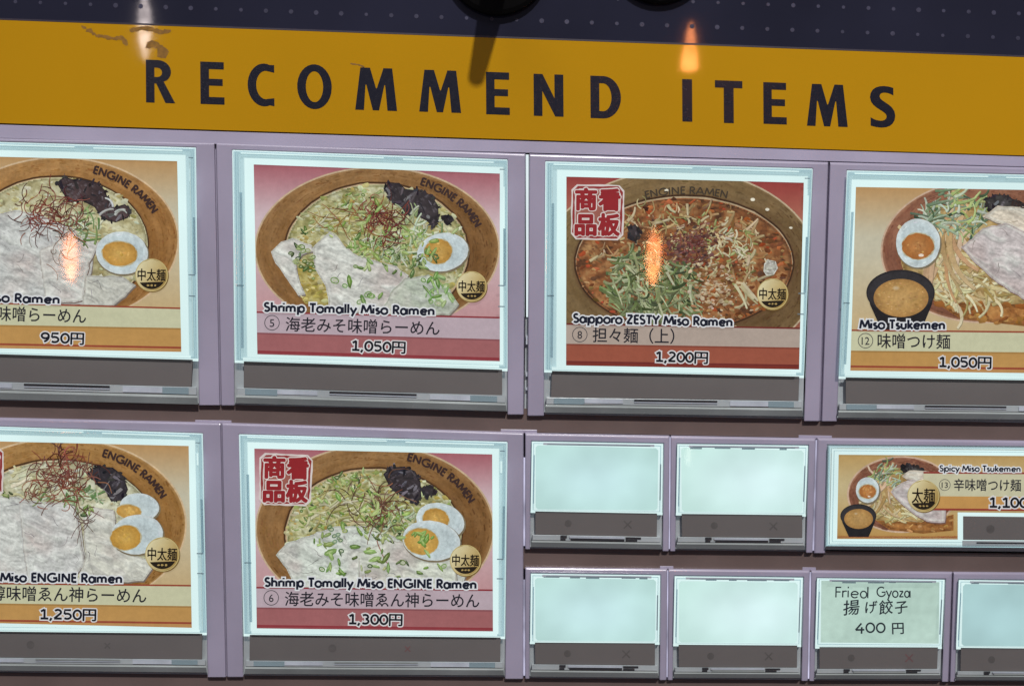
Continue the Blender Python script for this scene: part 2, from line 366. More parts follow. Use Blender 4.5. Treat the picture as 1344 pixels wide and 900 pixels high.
# ---- strokes alphabet (geometric sans), cap height 1
def arc(cx, cy, rx, ry, a0, a1, n=10):
    return [(cx+rx*math.cos(math.radians(a0+(a1-a0)*i/n)), cy+ry*math.sin(math.radians(a0+(a1-a0)*i/n))) for i in range(n+1)]
XH = .64
def bowl_(cx, r=.27, a0=0, a1=360): return arc(cx, XH/2, r, XH/2, a0, a1, 14)
G = {
 ' ': (.34, []), 'I': (.3, [[(.12, 0), (.12, 1)]]),
 'E': (.55, [[(.12, 0), (.12, 1)], [(.12, .95), (.5, .95)], [(.12, .52), (.47, .52)], [(.12, .05), (.5, .05)]]),
 'N': (.86, [[(.12, 0), (.12, 1)], [(.12, .96), (.7, .04)], [(.7, 0), (.7, 1)]]),
 'G': (.98, [arc(.52, .5, .43, .47, 50, 340, 14), [(.55, .46), (.94, .46)]]),
 'R': (.66, [[(.12, 0), (.12, 1)], [(.12, .95)] + arc(.3, .72, .22, .23, 90, -90, 8) + [(.12, .49)], [(.28, .48), (.58, 0)]]),
 'A': (.86, [[(.04, 0), (.42, 1)], [(.42, 1), (.8, 0)], [(.18, .3), (.66, .3)]]),
 'M': (1.0, [[(.06, 0), (.2, 1)], [(.2, .96), (.5, .15)], [(.5, .15), (.8, .96)], [(.8, 1), (.94, 0)]]),
 'S': (.6, [arc(.28, .74, .18, .22, 30, 250, 8)[:-1] + arc(.28, .27, .21, .23, 85, -150, 9)]),
 'T': (.6, [[(.3, 0), (.3, .95)], [(.03, .95), (.57, .95)]]),
 'Z': (.66, [[(.08, .95), (.56, .95)], [(.56, .95), (.08, .05)], [(.06, .05), (.58, .05)]]),
 'Y': (.7, [[(.04, 1), (.34, .5)], [(.64, 1), (.34, .5)], [(.34, .5), (.34, 0)]]),
 'F': (.52, [[(.12, 0), (.12, 1)], [(.12, .95), (.5, .95)], [(.12, .52), (.46, .52)]]),
 'h': (.64, [[(.1, 0), (.1, 1.05)], arc(.3, .4, .2, .2, 180, 0, 8) + [(.5, 0)]]),
 'r': (.4, [[(.1, 0), (.1, XH)], arc(.3, .38, .2, .22, 180, 60, 6)]),
 'i': (.25, [[(.1, 0), (.1, XH)], [(.1, .84), (.1, 1.0)]]),
 'm': (1.0, [[(.1, 0), (.1, XH)], arc(.28, .42, .18, .18, 180, 0, 8) + [(.46, 0)], arc(.64, .42, .18, .18, 180, 0, 8) + [(.82, 0)]]),
 'n': (.64, [[(.1, 0), (.1, XH)], arc(.3, .42, .2, .18, 180, 0, 8) + [(.5, 0)]]),
 'p': (.74, [[(.1, -.34), (.1, XH)], bowl_(.40, .23)]),
 'o': (.7, [bowl_(.34)]), 'a': (.74, [bowl_(.31, .23), [(.61, -.02), (.61, XH+.03)]]),
 'l': (.25, [[(.1, 0), (.1, 1.05)]]),
 'y': (.6, [[(.04, XH), (.3, .06)], [(.56, XH), (.16, -.34)]]),
 's': (.46, [arc(.23, .47, .13, .14, 40, 260, 7)[:-1] + arc(.22, .17, .15, .15, 80, -150, 8)]),
 'e': (.68, [[(.09, .33), (.58, .33)], arc(.34, XH/2, .26, XH/2-.02, 5, 320, 14)]),
 'u': (.64, [[(.1, XH)] + arc(.3, .22, .2, .2, 180, 360, 8) + [(.5, XH)]]),
 'k': (.56, [[(.1, 0), (.1, 1.05)], [(.12, .3), (.46, XH)], [(.2, .36), (.5, 0)]]),
 'c': (.56, [arc(.34, XH/2, .26, XH/2-.02, 45, 315, 12)]),
 'd': (.74, [bowl_(.31, .23), [(.62, 0), (.62, 1.05)]]),
 'z': (.5, [[(.06, XH-.04), (.42, XH-.04)], [(.42, XH-.04), (.06, .05)], [(.05, .05), (.46, .05)]]),
 '1': (.62, [[(.08, .76), (.33, .97)], [(.33, 1), (.33, 0)], [(.06, .03), (.6, .03)]]),
 '2': (.66, [arc(.3, .70, .22, .26, 150, -20, 8) + [(.06, .05)], [(.05, .05), (.58, .05)]]),
 '3': (.66, [arc(.28, .73, .22, .22, 140, -80, 8), arc(.28, .27, .25, .24, 80, -140, 9)]),
 '5': (.66, [[(.54, .95), (.12, .95), (.1, .52)], [(.1, .54)] + arc(.28, .31, .26, .27, 95, -135, 10)]),
 '6': (.66, [arc(.32, .30, .24, .27, 0, 360, 12), arc(.54, .38, .46, .56, 110, 190, 6)]),
 '9': (.66, [arc(.31, .68, .24, .27, 0, 360, 12), arc(.09, .6, .46, .56, -70, 10, 6)]),
 ',': (.32, [[(.2, .1), (.08, -.2)]]),
 '4': (.66, [[(.42, 1), (.05, .32)], [(.05, .32), (.6, .36)], [(.44, .62), (.42, -.05)]]),
 '0': (.66, [arc(.32, .48, .26, .46, 80, 450, 16)]),
}
def strokes(pr, text, x0, y0, x1, y1, cap, wt, col, grow=0.0, lift=0.0, wild=0.0, xw=None):
    """text from (x0,y0) to (x1,y1) on its baseline, cap height in px"""
    adv = sum(G[c][0] for c in text); ln = math.hypot(x1-x0, y1-y0); sx = ln/adv
    ux, uy = (x1-x0)/ln, (y1-y0)/ln; x = 0.0; k = 0; rnd = pr.rnd
    for ch in text:
        a, st = G[ch]; jy = rnd.uniform(-wild, wild)*cap; ja = rnd.uniform(-wild, wild)*.4
        for s in st:
            pts = []
            for i, (gx, gy) in enumerate(s):
                e = 0
                tx, ty = (x+gx)*sx, gy*cap+jy+ja*gx*cap
                pts.append((x0+ux*tx+uy*ty*1.0, y0+uy*tx-ux*ty))
            # lengthen the ends a little so the pieces join
            if grow or True:
                g = grow*.5
                for e0, e1, idx in ((0, 1, 0), (-1, -2, -1)):
                    dx, dy = pts[e0][0]-pts[e1][0], pts[e0][1]-pts[e1][1]; q = math.hypot(dx, dy) or 1
                    pts[idx] = (pts[e0][0]+dx/q*g, pts[e0][1]+dy/q*g)
            k += 1
            pr.stroke(pts, wt+grow, wt+grow, col, lift=lift+(k % 12)*.0008)
        x += a
def arc_text(pr, text, cx, cy, rx, ry, a0, a1, cap, wt, col, lift=.01):
    adv = sum(G[c][0] for c in text); x = 0; k = 0
    for ch in text:
        a, st = G[ch]
        t = math.radians(a0+(a1-a0)*(x+a/2)/adv)
        px, py = cx+rx*math.cos(t), cy+ry*math.sin(t)
        tx, ty = -rx*math.sin(t), ry*math.cos(t)
        if a1 < a0: tx, ty = -tx, -ty
        q = math.hypot(tx, ty); tx /= q; ty /= q
        arcl = q*abs(math.radians(a1-a0))/adv
        for s in st:
            pts = []
            for gx, gy in s:
                lx, ly = (gx-a/2)*arcl, (gy-.5)*cap
                pts.append((px+tx*lx+ty*ly, py+ty*lx-tx*ly))
            k += 1; pr.stroke(pts, wt, wt, col, lift=lift+(k % 10)*.0008)
        x += a
# ---- typeset text (Blender's built-in face, which has the Japanese characters)
def typeset(pr, text, x0, x1, y0, y1, size, col, off=0.0, lift=0.0, shear=0.0):
    """x0..x1 px extent of the ink, y0,y1 px height of the characters' middle at both ends"""
    cu = bpy.data.curves.new('tmp', 'FONT'); cu.body = text; cu.size = 1; cu.resolution_u = 3; cu.offset = 0
    o = bpy.data.objects.new('tmp', cu); sc.collection.objects.link(o)
    dg = bpy.context.evaluated_depsgraph_get(); me0 = bpy.data.meshes.new_from_object(o.evaluated_get(dg))
    xs = [v.co.x for v in me0.vertices]; mn, mx = min(xs), max(xs); sx = (x1-x0)/(mx-mn)
    me = me0
    ux, uy = (x1-x0), (y1-y0); ln = math.hypot(ux, uy); ux /= ln; uy /= ln
    cl = L(col); m_ = 12 if off > .9 else 4
    shifts = [(off*math.cos(2*math.pi*i/m_), off*math.sin(2*math.pi*i/m_)) for i in range(m_)] if off > 0 else [(0, 0)]
    if off > 1.6: shifts += [(a*.5, b*.5) for a, b in shifts[::2]]
    for i, (ox, oy) in enumerate(shifts):     # heavier weights: the face struck several times, a hair apart
        n = len(pr.v)
        for v in me.vertices:
            tx = (v.co.x-mn)*sx; ty = (v.co.y-.37)*size; tx += shear*ty
            pr.v.append(at(x0+ux*tx+uy*ty+ox, y0+uy*tx-ux*ty+oy, pr.d+lift+i*.0012)); pr.c.append(cl)
        for p in me.polygons: pr.f.append(tuple(n+i_ for i_ in p.vertices))
    sc.collection.objects.unlink(o)
# ------------------------------------------------------------------ the machine
mach = thing('ticket_machine', uvw(U0, 220, 0), 'restaurant ticket vending machine front with yellow and navy header board above lit menu buttons', 'ticket machine')
def exq(y0, y1, x0=-420, x1=1760):   # strip across the machine between two sloping measured lines
    return [(x0, y0[0]+y0[1]*x0), (x1, y0[0]+y0[1]*x1), (x1, y1[0]+y1[1]*x1), (x0, y1[0]+y1[1]*x0)]
YT = (24.3, .0363); YB = (161.8, .0316)
# cabinet behind everything
qb = [(-420, -330), (1760, -330), (1760, 1120), (-420, 1120)]
slab('back_panel', qb, -80, -7, M['dark'], mach)
slab('brown_bar', exq((521, .0215), (553.5, .0192)), -7, -1.5, M['brown'], mach)
slab('brown_bar', [(687, 718), (1760, 731), (1760, 757), (687, 746)], -7, -1.5, M['brown'], mach)
slab('brown_bar', exq((882, .0085), (1100, .0085)), -7, -1.5, M['brown'], mach)
slab('navy_board', exq((-300, .0363), YT), -7, 0.0, M['navy'], mach, 0)
slab('edge_strip', exq((YT[0]-.2, YT[1]), (YT[0]+2.0, YT[1])), -7, .15, M['dark'], mach, 0)
yb = slab('yellow_band', exq((YT[0]+2.0, YT[1]), YB), -7, .1, M['yellow'], mach, 0)
slab('shadow_groove', exq(YB, (YB[0]+1.8, YB[1])), -7, -.5, M['dark'], mach, 0)
slab('top_rail', exq((YB[0]+1.8, YB[1]), (180.5, .0289)), -7, -.15, M['rail'], mach, 1.2)
# printed dots
nav = [o for o in mach.children if o.name.startswith('navy_board')][0]
vs = []; fs = []; rnd = random.Random(4)
for row in range(6):
    for i in range(-12, 54):
        x = 53+i*32.9; y = YT[0]+YT[1]*x-22.5-row*32.2; x += row*1.2
        r = 3.0*rnd.uniform(.75, 1.1); n = len(vs)
        for k in range(8): vs.append(at(x+r*math.cos(k*math.pi/4), y+r*math.sin(k*math.pi/4), .06))
        fs.append(tuple(range(n, n+8)))
o = mesh('dot_pattern', vs, fs, M['dot'], nav); o['kind'] = 'stuff'
# the letters of RECOMMEND ITEMS, cut from vinyl
def bez(p0, p1, p2, p3, n=7):
    return [tuple((1-t)**3*a+3*(1-t)**2*t*b+3*(1-t)*t*t*c+t**3*d for a, b, c, d in zip(p0, p1, p2, p3)) for t in [i/n for i in range(1, n+1)]]
K = .5523
def elarc(cx, cy, rx, ry, a0, a1, n=14):
    return [(cx+rx*math.cos(math.radians(a0+(a1-a0)*i/n)), cy+ry*math.sin(math.radians(a0+(a1-a0)*i/n))) for i in range(n+1)]
# unit box, y up, x 0..1 across the letter's own width
BIG = {
 'R': [[(0, 0), (0, 1)] + [(.4, 1)] + elarc(.42, .73, .46, .27, 90, -48, 10) + [(.62, .50), (1.02, 0), (.68, 0), (.36, .45), (.30, .45), (.30, 0)],
       [(.30, .82), (.30, .60), (.40, .60)] + elarc(.40, .71, .17, .11, -90, 90, 6)[1:-1] + [(.40, .82)]],
 'E': [[(0, 0), (0, 1), (.98, 1), (.98, .83), (.36, .83), (.36, .60), (.93, .60), (.93, .44), (.36, .44), (.36, .17), (1, .17), (1, 0)]],
 'C': [elarc(.62, .5, .62, .51, 70, 290, 22) + [(1, .0), (1, .19)] + elarc(.68, .5, .36, .34, 300, 62, 16)[1:-1] + [(1, .80), (1, .98)]],
 'O': [elarc(.5, .5, .5, .52, 0, 345, 28), elarc(.5, .5, .25, .36, 0, 345, 24)],
 'M': [[(0, 0), (.13, 1), (.36, 1), (.50, .52), (.52, .52), (.68, 1), (.89, 1), (1, 0), (.77, 0), (.72, .60), (.70, .60), (.57, 0), (.42, 0), (.27, .60), (.25, .60), (.21, 0)]],
 'N': [[(0, 0), (0, 1), (.30, 1), (.70, .43), (.70, 1), (1, 1), (1, 0), (.72, 0), (.29, .60), (.29, 0)]],
 'D': [[(0, 0), (0, 1), (.42, 1)] + elarc(.42, .5, .58, .5, 88, -88, 18) + [(.42, 0)], [(.29, .83), (.29, .17), (.42, .17)] + elarc(.42, .5, .27, .33, -86, 86, 14) + [(.42, .83)]],
 'I': [[(0, 0), (0, 1), (1, 1), (1, 0)]],
 'T': [[(.32, 0), (.32, .83), (0, .83), (0, 1), (1, 1), (1, .83), (.68, .83), (.68, 0)]],
 'S': [[(.93, .97), (.93, .79)] + bez((.93, .79), (.75, .86), (.38, .90), (.38, .75)) + bez((.38, .75), (.38, .62), (1.0, .58), (1.0, .30))
       + bez((1.0, .30), (1.0, .02), (.55, -.06), (.02, .04)) + [(.02, .24)] + bez((.02, .24), (.25, .14), (.66, .12), (.66, .28))
       + bez((.66, .28), (.66, .42), (.0, .46), (.0, .73)) + bez((.0, .73), (.0, 1.0), (.5, 1.06), (.93, .97))],
}
def vinyl(ch, x0, x1, yt, yb):
    cu = bpy.data.curves.new('tmp', 'CURVE'); cu.dimensions = '2D'; cu.fill_mode = 'BOTH'
    for lp in BIG[ch]:
        sp = cu.splines.new('POLY'); sp.points.add(len(lp)-1); sp.use_cyclic_u = True
        for i, (x, y) in enumerate(lp): sp.points[i].co = (x, y, 0, 1)
    o = bpy.data.objects.new('tmp', cu); sc.collection.objects.link(o)
    dg = bpy.context.evaluated_depsgraph_get(); me = bpy.data.meshes.new_from_object(o.evaluated_get(dg))
    sc.collection.objects.unlink(o)
    vs = []
    for v in me.vertices:
        x = x0+(x1-x0)*v.co.x; sl = .0345*(x-x0)
        vs.append(at(x-(v.co.y-.5)*0.4, yb-(yb-yt)*v.co.y+sl, .16))
    mesh('letter', vs, [tuple(p.vertices) for p in me.polygons], M['ink'], yb_)
yb_ = yb
for ch, x0, x1, yt, yb2 in [('R', 191.5, 229, 78.5, 134.5), ('E', 263, 294.5, 81, 136.5), ('C', 325, 360, 83.5, 138.5), ('O', 390, 435.5, 85, 141.5),
        ('M', 466, 521, 88.5, 144), ('M', 550, 605, 91.5, 146.5), ('E', 638, 669, 94.5, 150), ('N', 700.5, 739.5, 97, 152), ('D', 775, 815, 99.5, 155),
        ('I', 895.5, 908.5, 104, 159.5), ('T', 938.5, 974.5, 105.5, 161), ('E', 1002, 1032.5, 108, 162.5), ('M', 1059, 1112.5, 110, 165), ('S', 1142, 1175, 113, 167)]:
    vinyl(ch, x0, x1, yt, yb2)
# old glue residue on the yellow film
rnd = random.Random(8)
for pts, w in (([(108, 35), (118, 41), (127, 47), (140, 49), (152, 51), (160, 50), (166, 58)], 4.5), ([(174, 40), (186, 37), (198, 38), (210, 43), (222, 41)], 5),
               ([(193, 62), (203, 58), (214, 66), (213, 72)], 8), ([(461, 84), (470, 85), (478, 88)], 2.5)):
    vs = []; fs = []
    for i in range(len(pts)*4):
        t = i/(len(pts)*4-1)*(len(pts)-1); a = pts[int(t)]; b = pts[min(int(t)+1, len(pts)-1)]
        x, y = lerp(a, b, t-int(t)); r = w*rnd.uniform(.2, .8); n = len(vs)
        for k in range(7):
            q = r*rnd.uniform(.6, 1.2); vs.append(at(x+q*1.3*math.cos(k*.9), y+q*math.sin(k*.9), 0.12+.002*i))
        fs.append(tuple(range(n, n+7)))
    mesh('glue_residue', vs, fs, M['residue'], yb)
# two round locks at the top, the left one with a lever added to cast the tapering shadow below
k1 = lathe('lock_knob', 653, -49, [(13.3, 0), (13.3, 2.2), (12.4, 3.0), (9, 4.4), (8.4, 3.4)], M['black'], mach)
u, v = back(655, -40, 4)
def bar(name, p0, p1, r0, r1, mat, parent, n=12, sx=1.0):
    vs = []; fs = []
    for (u_, v_, d_), r in ((p0, r0), (p1, r1)):
        for i in range(n):
            a = 2*math.pi*i/n; vs.append(uvw(u_+r*sx*math.cos(a), v_+r*math.sin(a), d_))
    for i in range(n):
        j = (i+1) % n; fs.append((i, j, n+j, n+i))
    fs.append(tuple(range(n, 2*n))); return mesh(name, vs, fs, mat, parent)
bar('lever', (u, v, 3), (u-.5, v-1, 28), 3.6, 2.1, M['black'], k1)  # out of view, shaped for the shadow it throws on the header
k2 = lathe('lock_knob', 866, -62, [(13.0, 0), (13.0, 1.8), (12.4, 2.4), (11.6, 2.4), (11.4, 1.6)], M['black'], mach)
lathe('lock_face', 866, -62, [(11.3, 1.2), (11.3, 2.2), (10.6, 2.7), (6, 2.9)], M['steel'], k2)
# ------------------------------------------------------------------ buttons
G_BIG, G_SM = 'large menu buttons on the ticket machine', 'small menu buttons on the ticket machine'
def button(label, outer, win, card, strip, group, small=False, insert=None, marks=True, blank=None, tabs=True, slotdark=1.0, redmark=False):
    """outer, win, card, strip: TL TR BR BL"""
    c = qpt(outer, .5, .5)
    t = thing('menu_button', at(*qpt(outer, .5, 1.0), 0), label, 'menu button', group)
    # bezel: upside-down U
    pth = [3, 0, 1, 2]
    def inset(k):    # moves outer towards win by k px (sides and top only)
        r = []
        for i in range(4):
            o_, w_ = outer[i], win[i]
            r.append((o_[0]+(k*.4 if i in (0, 3) else -k*.4), o_[1]+(k if i in (0, 1) else 0)))
        return r
    loops = [([outer[i] for i in pth], -7), ([outer[i] for i in pth], -1.0)]
    for a in (.12, .25, .38, .5, .62, .75, .88, 1.0):
        k = 4.6*(1-math.cos(a*math.pi/2)); q = inset(k)
        loops.append(([q[i] for i in pth], -1.0+1.0*math.sin(a*math.pi/2)))
    def wexp(k): return [(win[i][0]+(-k if i in (0, 3) else k), win[i][1]+(-k if i in (0, 1) else 0)) for i in range(4)]
    for k, d in ((1.2, 0), (.3, -.15), (0, -.5), (0, -6)):
        q = wexp(k); loops.append(([q[i] for i in pth], d))
    # keep the feet of the legs level
    vs = []; fs = []
    for lp, d in loops:
        for j, p in enumerate(lp):
            if j in (0, 3): p = (p[0], outer[pth[j]][1])
            vs.append(at(*p, d))
    n = len(loops)
    for k in range(n-1):
        for j in range(3): fs.append((k*4+j, k*4+j+1, k*4+4+j+1, k*4+4+j))
    fs.append(tuple(k*4 for k in range(n))); fs.append(tuple(k*4+3 for k in reversed(range(n))))
    bz = mesh('bezel', vs, fs, M['lav'], t)
    md = bz.modifiers.new('b', 'BEVEL'); md.width = .0003; md.segments = 2; md.limit_method = 'ANGLE'; md.angle_limit = math.radians(50)
    # lit box behind
    sl = (strip[3][1]-win[3][1])
    lo = [win[0], win[1], (win[2][0], strip[1][1]+3), (win[3][0], strip[0][1]+3)]
    quadmesh('light_panel', lo, -4.2, M['glow'], t)
    lb = [(win[3][0], strip[0][1]+2), (win[2][0], strip[1][1]+2), win[2], win[3]]
    slab('cover_base', lb, -5.5, -1.2, M['base'], t)
    # cover rim: stepped frosted rings between the window and the card
    up = [win[0], win[1], (win[2][0], strip[1][1]-1.0), (win[3][0], strip[0][1]-1.0)]
    vs = []; fs = []; mi = []
    if not small:
        ring(vs, fs, mi, qlerp(up, card, .03), qlerp(up, card, .09), 1.5, 1.6, 1)
        ring(vs, fs, mi, qlerp(up, card, .09), qlerp(up, card, .30), 1.6, 1.7, 2)
        ring(vs, fs, mi, qlerp(up, card, .30), qlerp(up, card, .36), 1.7, 1.1, 1)
        ring(vs, fs, mi, qlerp(up, card, .35), qlerp(up, card, .52), .6, .7, 1)
        ring(vs, fs, mi, qlerp(up, card, .52), qlerp(up, card, .56), .4, -.6, 1)
        for f0, f1, d_ in ((.13, .17, 1.75), (.24, .27, 1.75)): ring(vs, fs, mi, qlerp(up, card, f0), qlerp(up, card, f1), d_, d_, 1)
    else:
        ring(vs, fs, mi, up, qlerp(up, card, .10), -.5, 1.2, 0)
        ring(vs, fs, mi, qlerp(up, card, .45), qlerp(up, card, .62), .4, .5, 2)
    rim = mesh('cover_rim', vs, fs, [M['edge'], M['frost'], M['frost2']], t, midx=mi)
    # small catches and hinges moulded in the rim, and glowing slivers added as glints
    rr = random.Random(int(outer[0][0]*7+outer[0][1]))
    def sliver(s0, s1, t0, t1, mat, d=.8, nm='rim_catch'):
        a = qpt(up, s0, t0); b = qpt(up, s1, t0); c_ = qpt(up, s1, t1); e = qpt(up, s0, t1)
        slab(nm, [a, b, c_, e], d-.5, d, mat, rim, 0)
    if small:
        sliver(.09 if blank else .1, .93, .022, .052, M['pale'], .9, 'top_slit')
        sliver(.12, .90, .036, .050, M['edge'], 1.0, 'top_slit')
        x = .1
        while x < .85:
            w = rr.uniform(.05, .16)
            if rr.random() < .6: sliver(x, min(x+w, .9), .045, .045+rr.uniform(.015, .03), M['edge'], 1.2)
            x += w+rr.uniform(.02, .1)
        sliver(.975, .985, .3, .82, M['edge'], 1.0)
        sliver(.018, .028, .2, .9, M['frost'], 1.0)
    else:
        sliver(.03, .97, .984, .997, M['glow'], 1.85, 'rim_edge'); sliver(.03, .55, .010, .016, M['glow'], 1.9, 'rim_edge'); sliver(.62, .95, .012, .018, M['glow'], 1.9, 'rim_edge')  # emissive slivers drawn as bright glints along the rim ridges
        sliver(.985, .994, .33, .60, M['frost'], 1.9); sliver(.966, .990, .60, .606, M['edge'], 1.9); sliver(.966, .990, .70, .706, M['edge'], 1.9)
        sliver(.024, .034, .20, .94, M['frost'], 1.9); sliver(.010, .036, .64, .646, M['edge'], 1.9)
        sliver(.972, .990, .045, .05, M['edge'], 1.9)
        sliver(.975, .985, .10, .16, M['glow'], 1.2); sliver(.984, .990, .13, .33, M['glow'], 1.4)  # these two glow as painted glints, no moulded catches
    # grey strip with its faint printed marks
    st = slab('label_strip', strip, -1.0, .5, M['strip'], t, .5)
    sh = abs(strip[3][1]-strip[0][1])
    if marks:
        r = 4.6 if small else 5.2
        cx, cy = qpt(strip, .27 if small else .33, .5); disc('round_mark', cx, cy, r, .53, M['mark'], st)
        cx, cy = qpt(strip, .76 if small else .63, .5)
        vs = []; fs = []
        for a in (45, 135):
            n_ = len(vs); ca, sa = math.cos(math.radians(a)), math.sin(math.radians(a)); r2 = 7.0 if small else 5
            for ex, ey in ((-r2, -.9), (r2, -.9), (r2, .9), (-r2, .9)): vs.append(at(cx+ex*ca-ey*sa, cy+ex*sa+ey*ca, .53+.01*(a == 135)))
            fs.append((n_, n_+1, n_+2, n_+3))
        mesh('cross_mark', vs, fs, M['red'] if redmark else M['mark'], st)
    # ledge with slot under the strip, then the sloping lip
    yb0, yb1 = strip[3][1], strip[2][1]; hb = win[3][1]-yb0
    led = [(win[3][0]+3, yb0+hb*.01), (win[2][0]-3, yb1+hb*.01), (win[2][0]-3, yb1+hb*.42), (win[3][0]+3, yb0+hb*.42)]
    lg = slab('ledge', led, -1.2, .7, M['base'], t, .6)
    def seg(s0, s1, t0, t1, mat, d, nm):
        slab(nm, [qpt(led, s0, t0), qpt(led, s1, t0), qpt(led, s1, t1), qpt(led, s0, t1)], .3, d, mat, lg, 0)
    if small:
        seg(.22, .27, .05, .45, M['slot'], 1.0, 'slot'); seg(.22, .26, .6, .95, M['slot'], 1.0, 'slot')
        seg(.29, .72, .10, .50, M['pale'], 1.1, 'slot_edge'); seg(.30, .72, .55, .9, M['slot'] if slotdark > .5 else M['lip'], 1.0, 'slot')
        seg(.73, .85, .15, .45, M['slot'], 1.0, 'slot'); seg(.73, .82, .6, .95, M['slot'], 1.0, 'slot')
    else:
        seg(.03, .15, .1, .9, M['frost'], 1.0, 'ledge_tab'); seg(.15, .30, .15, .75, M['pale'], .9, 'ledge_tab')
        seg(.345, .67, .12, .38, M['slot'] if slotdark > .5 else M['lip'], 1.0, 'slot'); seg(.72, .87, .15, .85, M['pale'], .9, 'ledge_tab')
        seg(.87, .97, .1, .9, M['frost'], 1.0, 'ledge_tab'); seg(.345, .67, .45, .6, M['pale'], .95, 'slot_edge')
    l0 = [(win[3][0]+2, yb0+hb*.44), (win[2][0]-2, yb1+hb*.44)]
    l1 = [(win[3][0]+2, yb0+hb*.56), (win[2][0]-2, yb1+hb*.56)]
    l2 = [(win[3][0]+1, yb0+hb*.9), (win[2][0]-1, yb1+hb*.9)]; l3 = [win[3], win[2]]
    vs = [at(*p, d) for q, d in ((l0, 1.0), (l1, 1.5), (l2, .7), (l3, -3.5)) for p in q]
    mesh('lip', vs, [(0, 1, 3, 2), (2, 3, 5, 4), (4, 5, 7, 6)], M['lip'], t)
    if insert: 
        rq = []
        for i in range(4):      # rounded corners
            p = insert[i]; a = insert[i-1]; b = insert[(i+1) % 4]
            for q in (a, b):
                dx, dy = q[0]-p[0], q[1]-p[1]; ln = math.hypot(dx, dy); rq.append((p[0]+dx/ln*3, p[1]+dy/ln*3))
        vs = [at(*p, -3.4) for p in rq] + [at(*p, -2.6) for p in rq]; n = 8
        fs = [(i, (i+1) % n, n+(i+1) % n, n+i) for i in range(n)] + [tuple(range(n, 2*n))]
        mesh('blank_insert', vs, fs, [M['frost'], M[blank]], t, midx=[0]*n+[1])
    # clear front sheet
    sq = [(win[0][0]+2, win[0][1]+2), (win[1][0]-2, win[1][1]+2), (win[2][0]-3, strip[2][1]+hb*.1), (win[3][0]+3, strip[3][1]+hb*.1)]
    quadmesh('clear_cover', sq, 2.0 if not small else 1.5, M['clear'], t)
    return t
def Q(*a): return [(a[i], a[i+1]) for i in range(0, 8, 2)]
# measured frames (TL TR BR BL)
q11 = dict(o=Q(-118, 177.5, 282, 186, 289, 531.5, -104, 523), w=Q(-97, 184, 257, 194, 261, 529, -91, 524), c=Q(-78, 204, 232.5, 211.7, 238, 461.7, -72, 455.5), s=Q(-88, 462, 253, 472, 251, 507.6, -86, 498.5))
q12 = dict(o=Q(283.2, 186, 690, 200.5, 687.5, 544, 290, 532), w=Q(305, 197, 666, 209.7, 666, 540, 308, 531), c=Q(333, 216, 656, 228, 656, 474, 337.8, 464.7), s=Q(320, 474, 659, 485, 659, 519, 320, 508.4))
q13 = dict(o=Q(694.5, 201, 1087.5, 212, 1076, 552.5, 692, 545.5), w=Q(716, 212, 1066.6, 221.6, 1055, 549.7, 714, 543.4), c=Q(743.4, 232, 1055, 240, 1048.8, 484.7, 743, 479.4), s=Q(724.4, 486.6, 1049, 494, 1048, 526, 723, 521))
q14 = dict(o=Q(1088.8, 212, 1470, 222, 1452, 558, 1078, 552.5), w=Q(1111.8, 224, 1449, 232, 1432, 556.5, 1098.5, 549.7), c=Q(1123.4, 245.5, 1438, 251, 1423, 490.5, 1116, 486.2), s=Q(1110, 495, 1424, 500, 1423, 533, 1110, 529.4))
q21 = dict(o=Q(-104, 545, 290, 554, 297, 888, -90, 882.5), w=Q(-82, 557, 266, 568.6, 272.5, 884.5, -74, 880.5), c=Q(-62, 577.5, 247.6, 585, 251.7, 823.3, -56, 816), s=Q(-72, 827.5, 265.5, 831, 265, 864.8, -70, 861.5))
q22 = dict(o=Q(290.8, 554, 687.5, 567, 687, 890.5, 297.8, 888), w=Q(313.8, 569.7, 666, 579.7, 662.8, 888, 319.7, 885.6), c=Q(333.8, 588.4, 646, 596, 647, 828, 337, 824), s=Q(327.8, 832.5, 657, 836, 656.5, 868, 327.5, 866))
qa1 = dict(o=Q(689, 567.5, 879, 571, 878, 723, 689, 720.5), w=Q(697.6, 578.6, 871, 581.6, 869.5, 721, 695.8, 719), i=Q(703, 584, 864, 588, 863, 669.5, 703, 668), s=Q(702.6, 670.6, 862.4, 673.6, 862, 704, 702.6, 701))
qa2 = dict(o=Q(880, 571, 1070.5, 574.5, 1066.5, 725, 879, 723), w=Q(888.6, 582, 1061, 584, 1057.5, 723, 886.5, 721.2), i=Q(894, 587, 1055, 591, 1053, 672, 895, 671), s=Q(894.6, 674, 1053, 675.6, 1053, 705.6, 895, 704))
qa3 = dict(o=Q(1072, 574, 1444, 579, 1435, 728.5, 1068, 725.2), w=Q(1086.4, 583.7, 1428, 587, 1420, 727, 1083, 723.2), c=Q(1100.8, 596.4, 1413, 598.5, 1407, 706.5, 1098.7, 705.5), s=Q(1264, 677, 1404, 678.6, 1402, 709, 1264, 708))
qb1 = dict(o=Q(689, 743.5, 876, 745.5, 875, 892, 689, 890.3), w=Q(696.4, 751.7, 867, 754, 865.5, 890.2, 695, 889), i=Q(702, 758, 861, 760, 860, 841, 703, 840), s=Q(702, 842.6, 859.6, 843.6, 859.6, 872.6, 702.5, 871))
qb2 = dict(o=Q(877, 745.5, 1063, 747.5, 1060.5, 893, 876, 892), w=Q(885, 755, 1054.5, 757, 1051.5, 891.5, 883, 890.2), i=Q(891, 762, 1047, 764, 1046, 843.5, 891, 842.5), s=Q(890.6, 845.5, 1046.4, 846.5, 1046, 875.5, 891, 875))
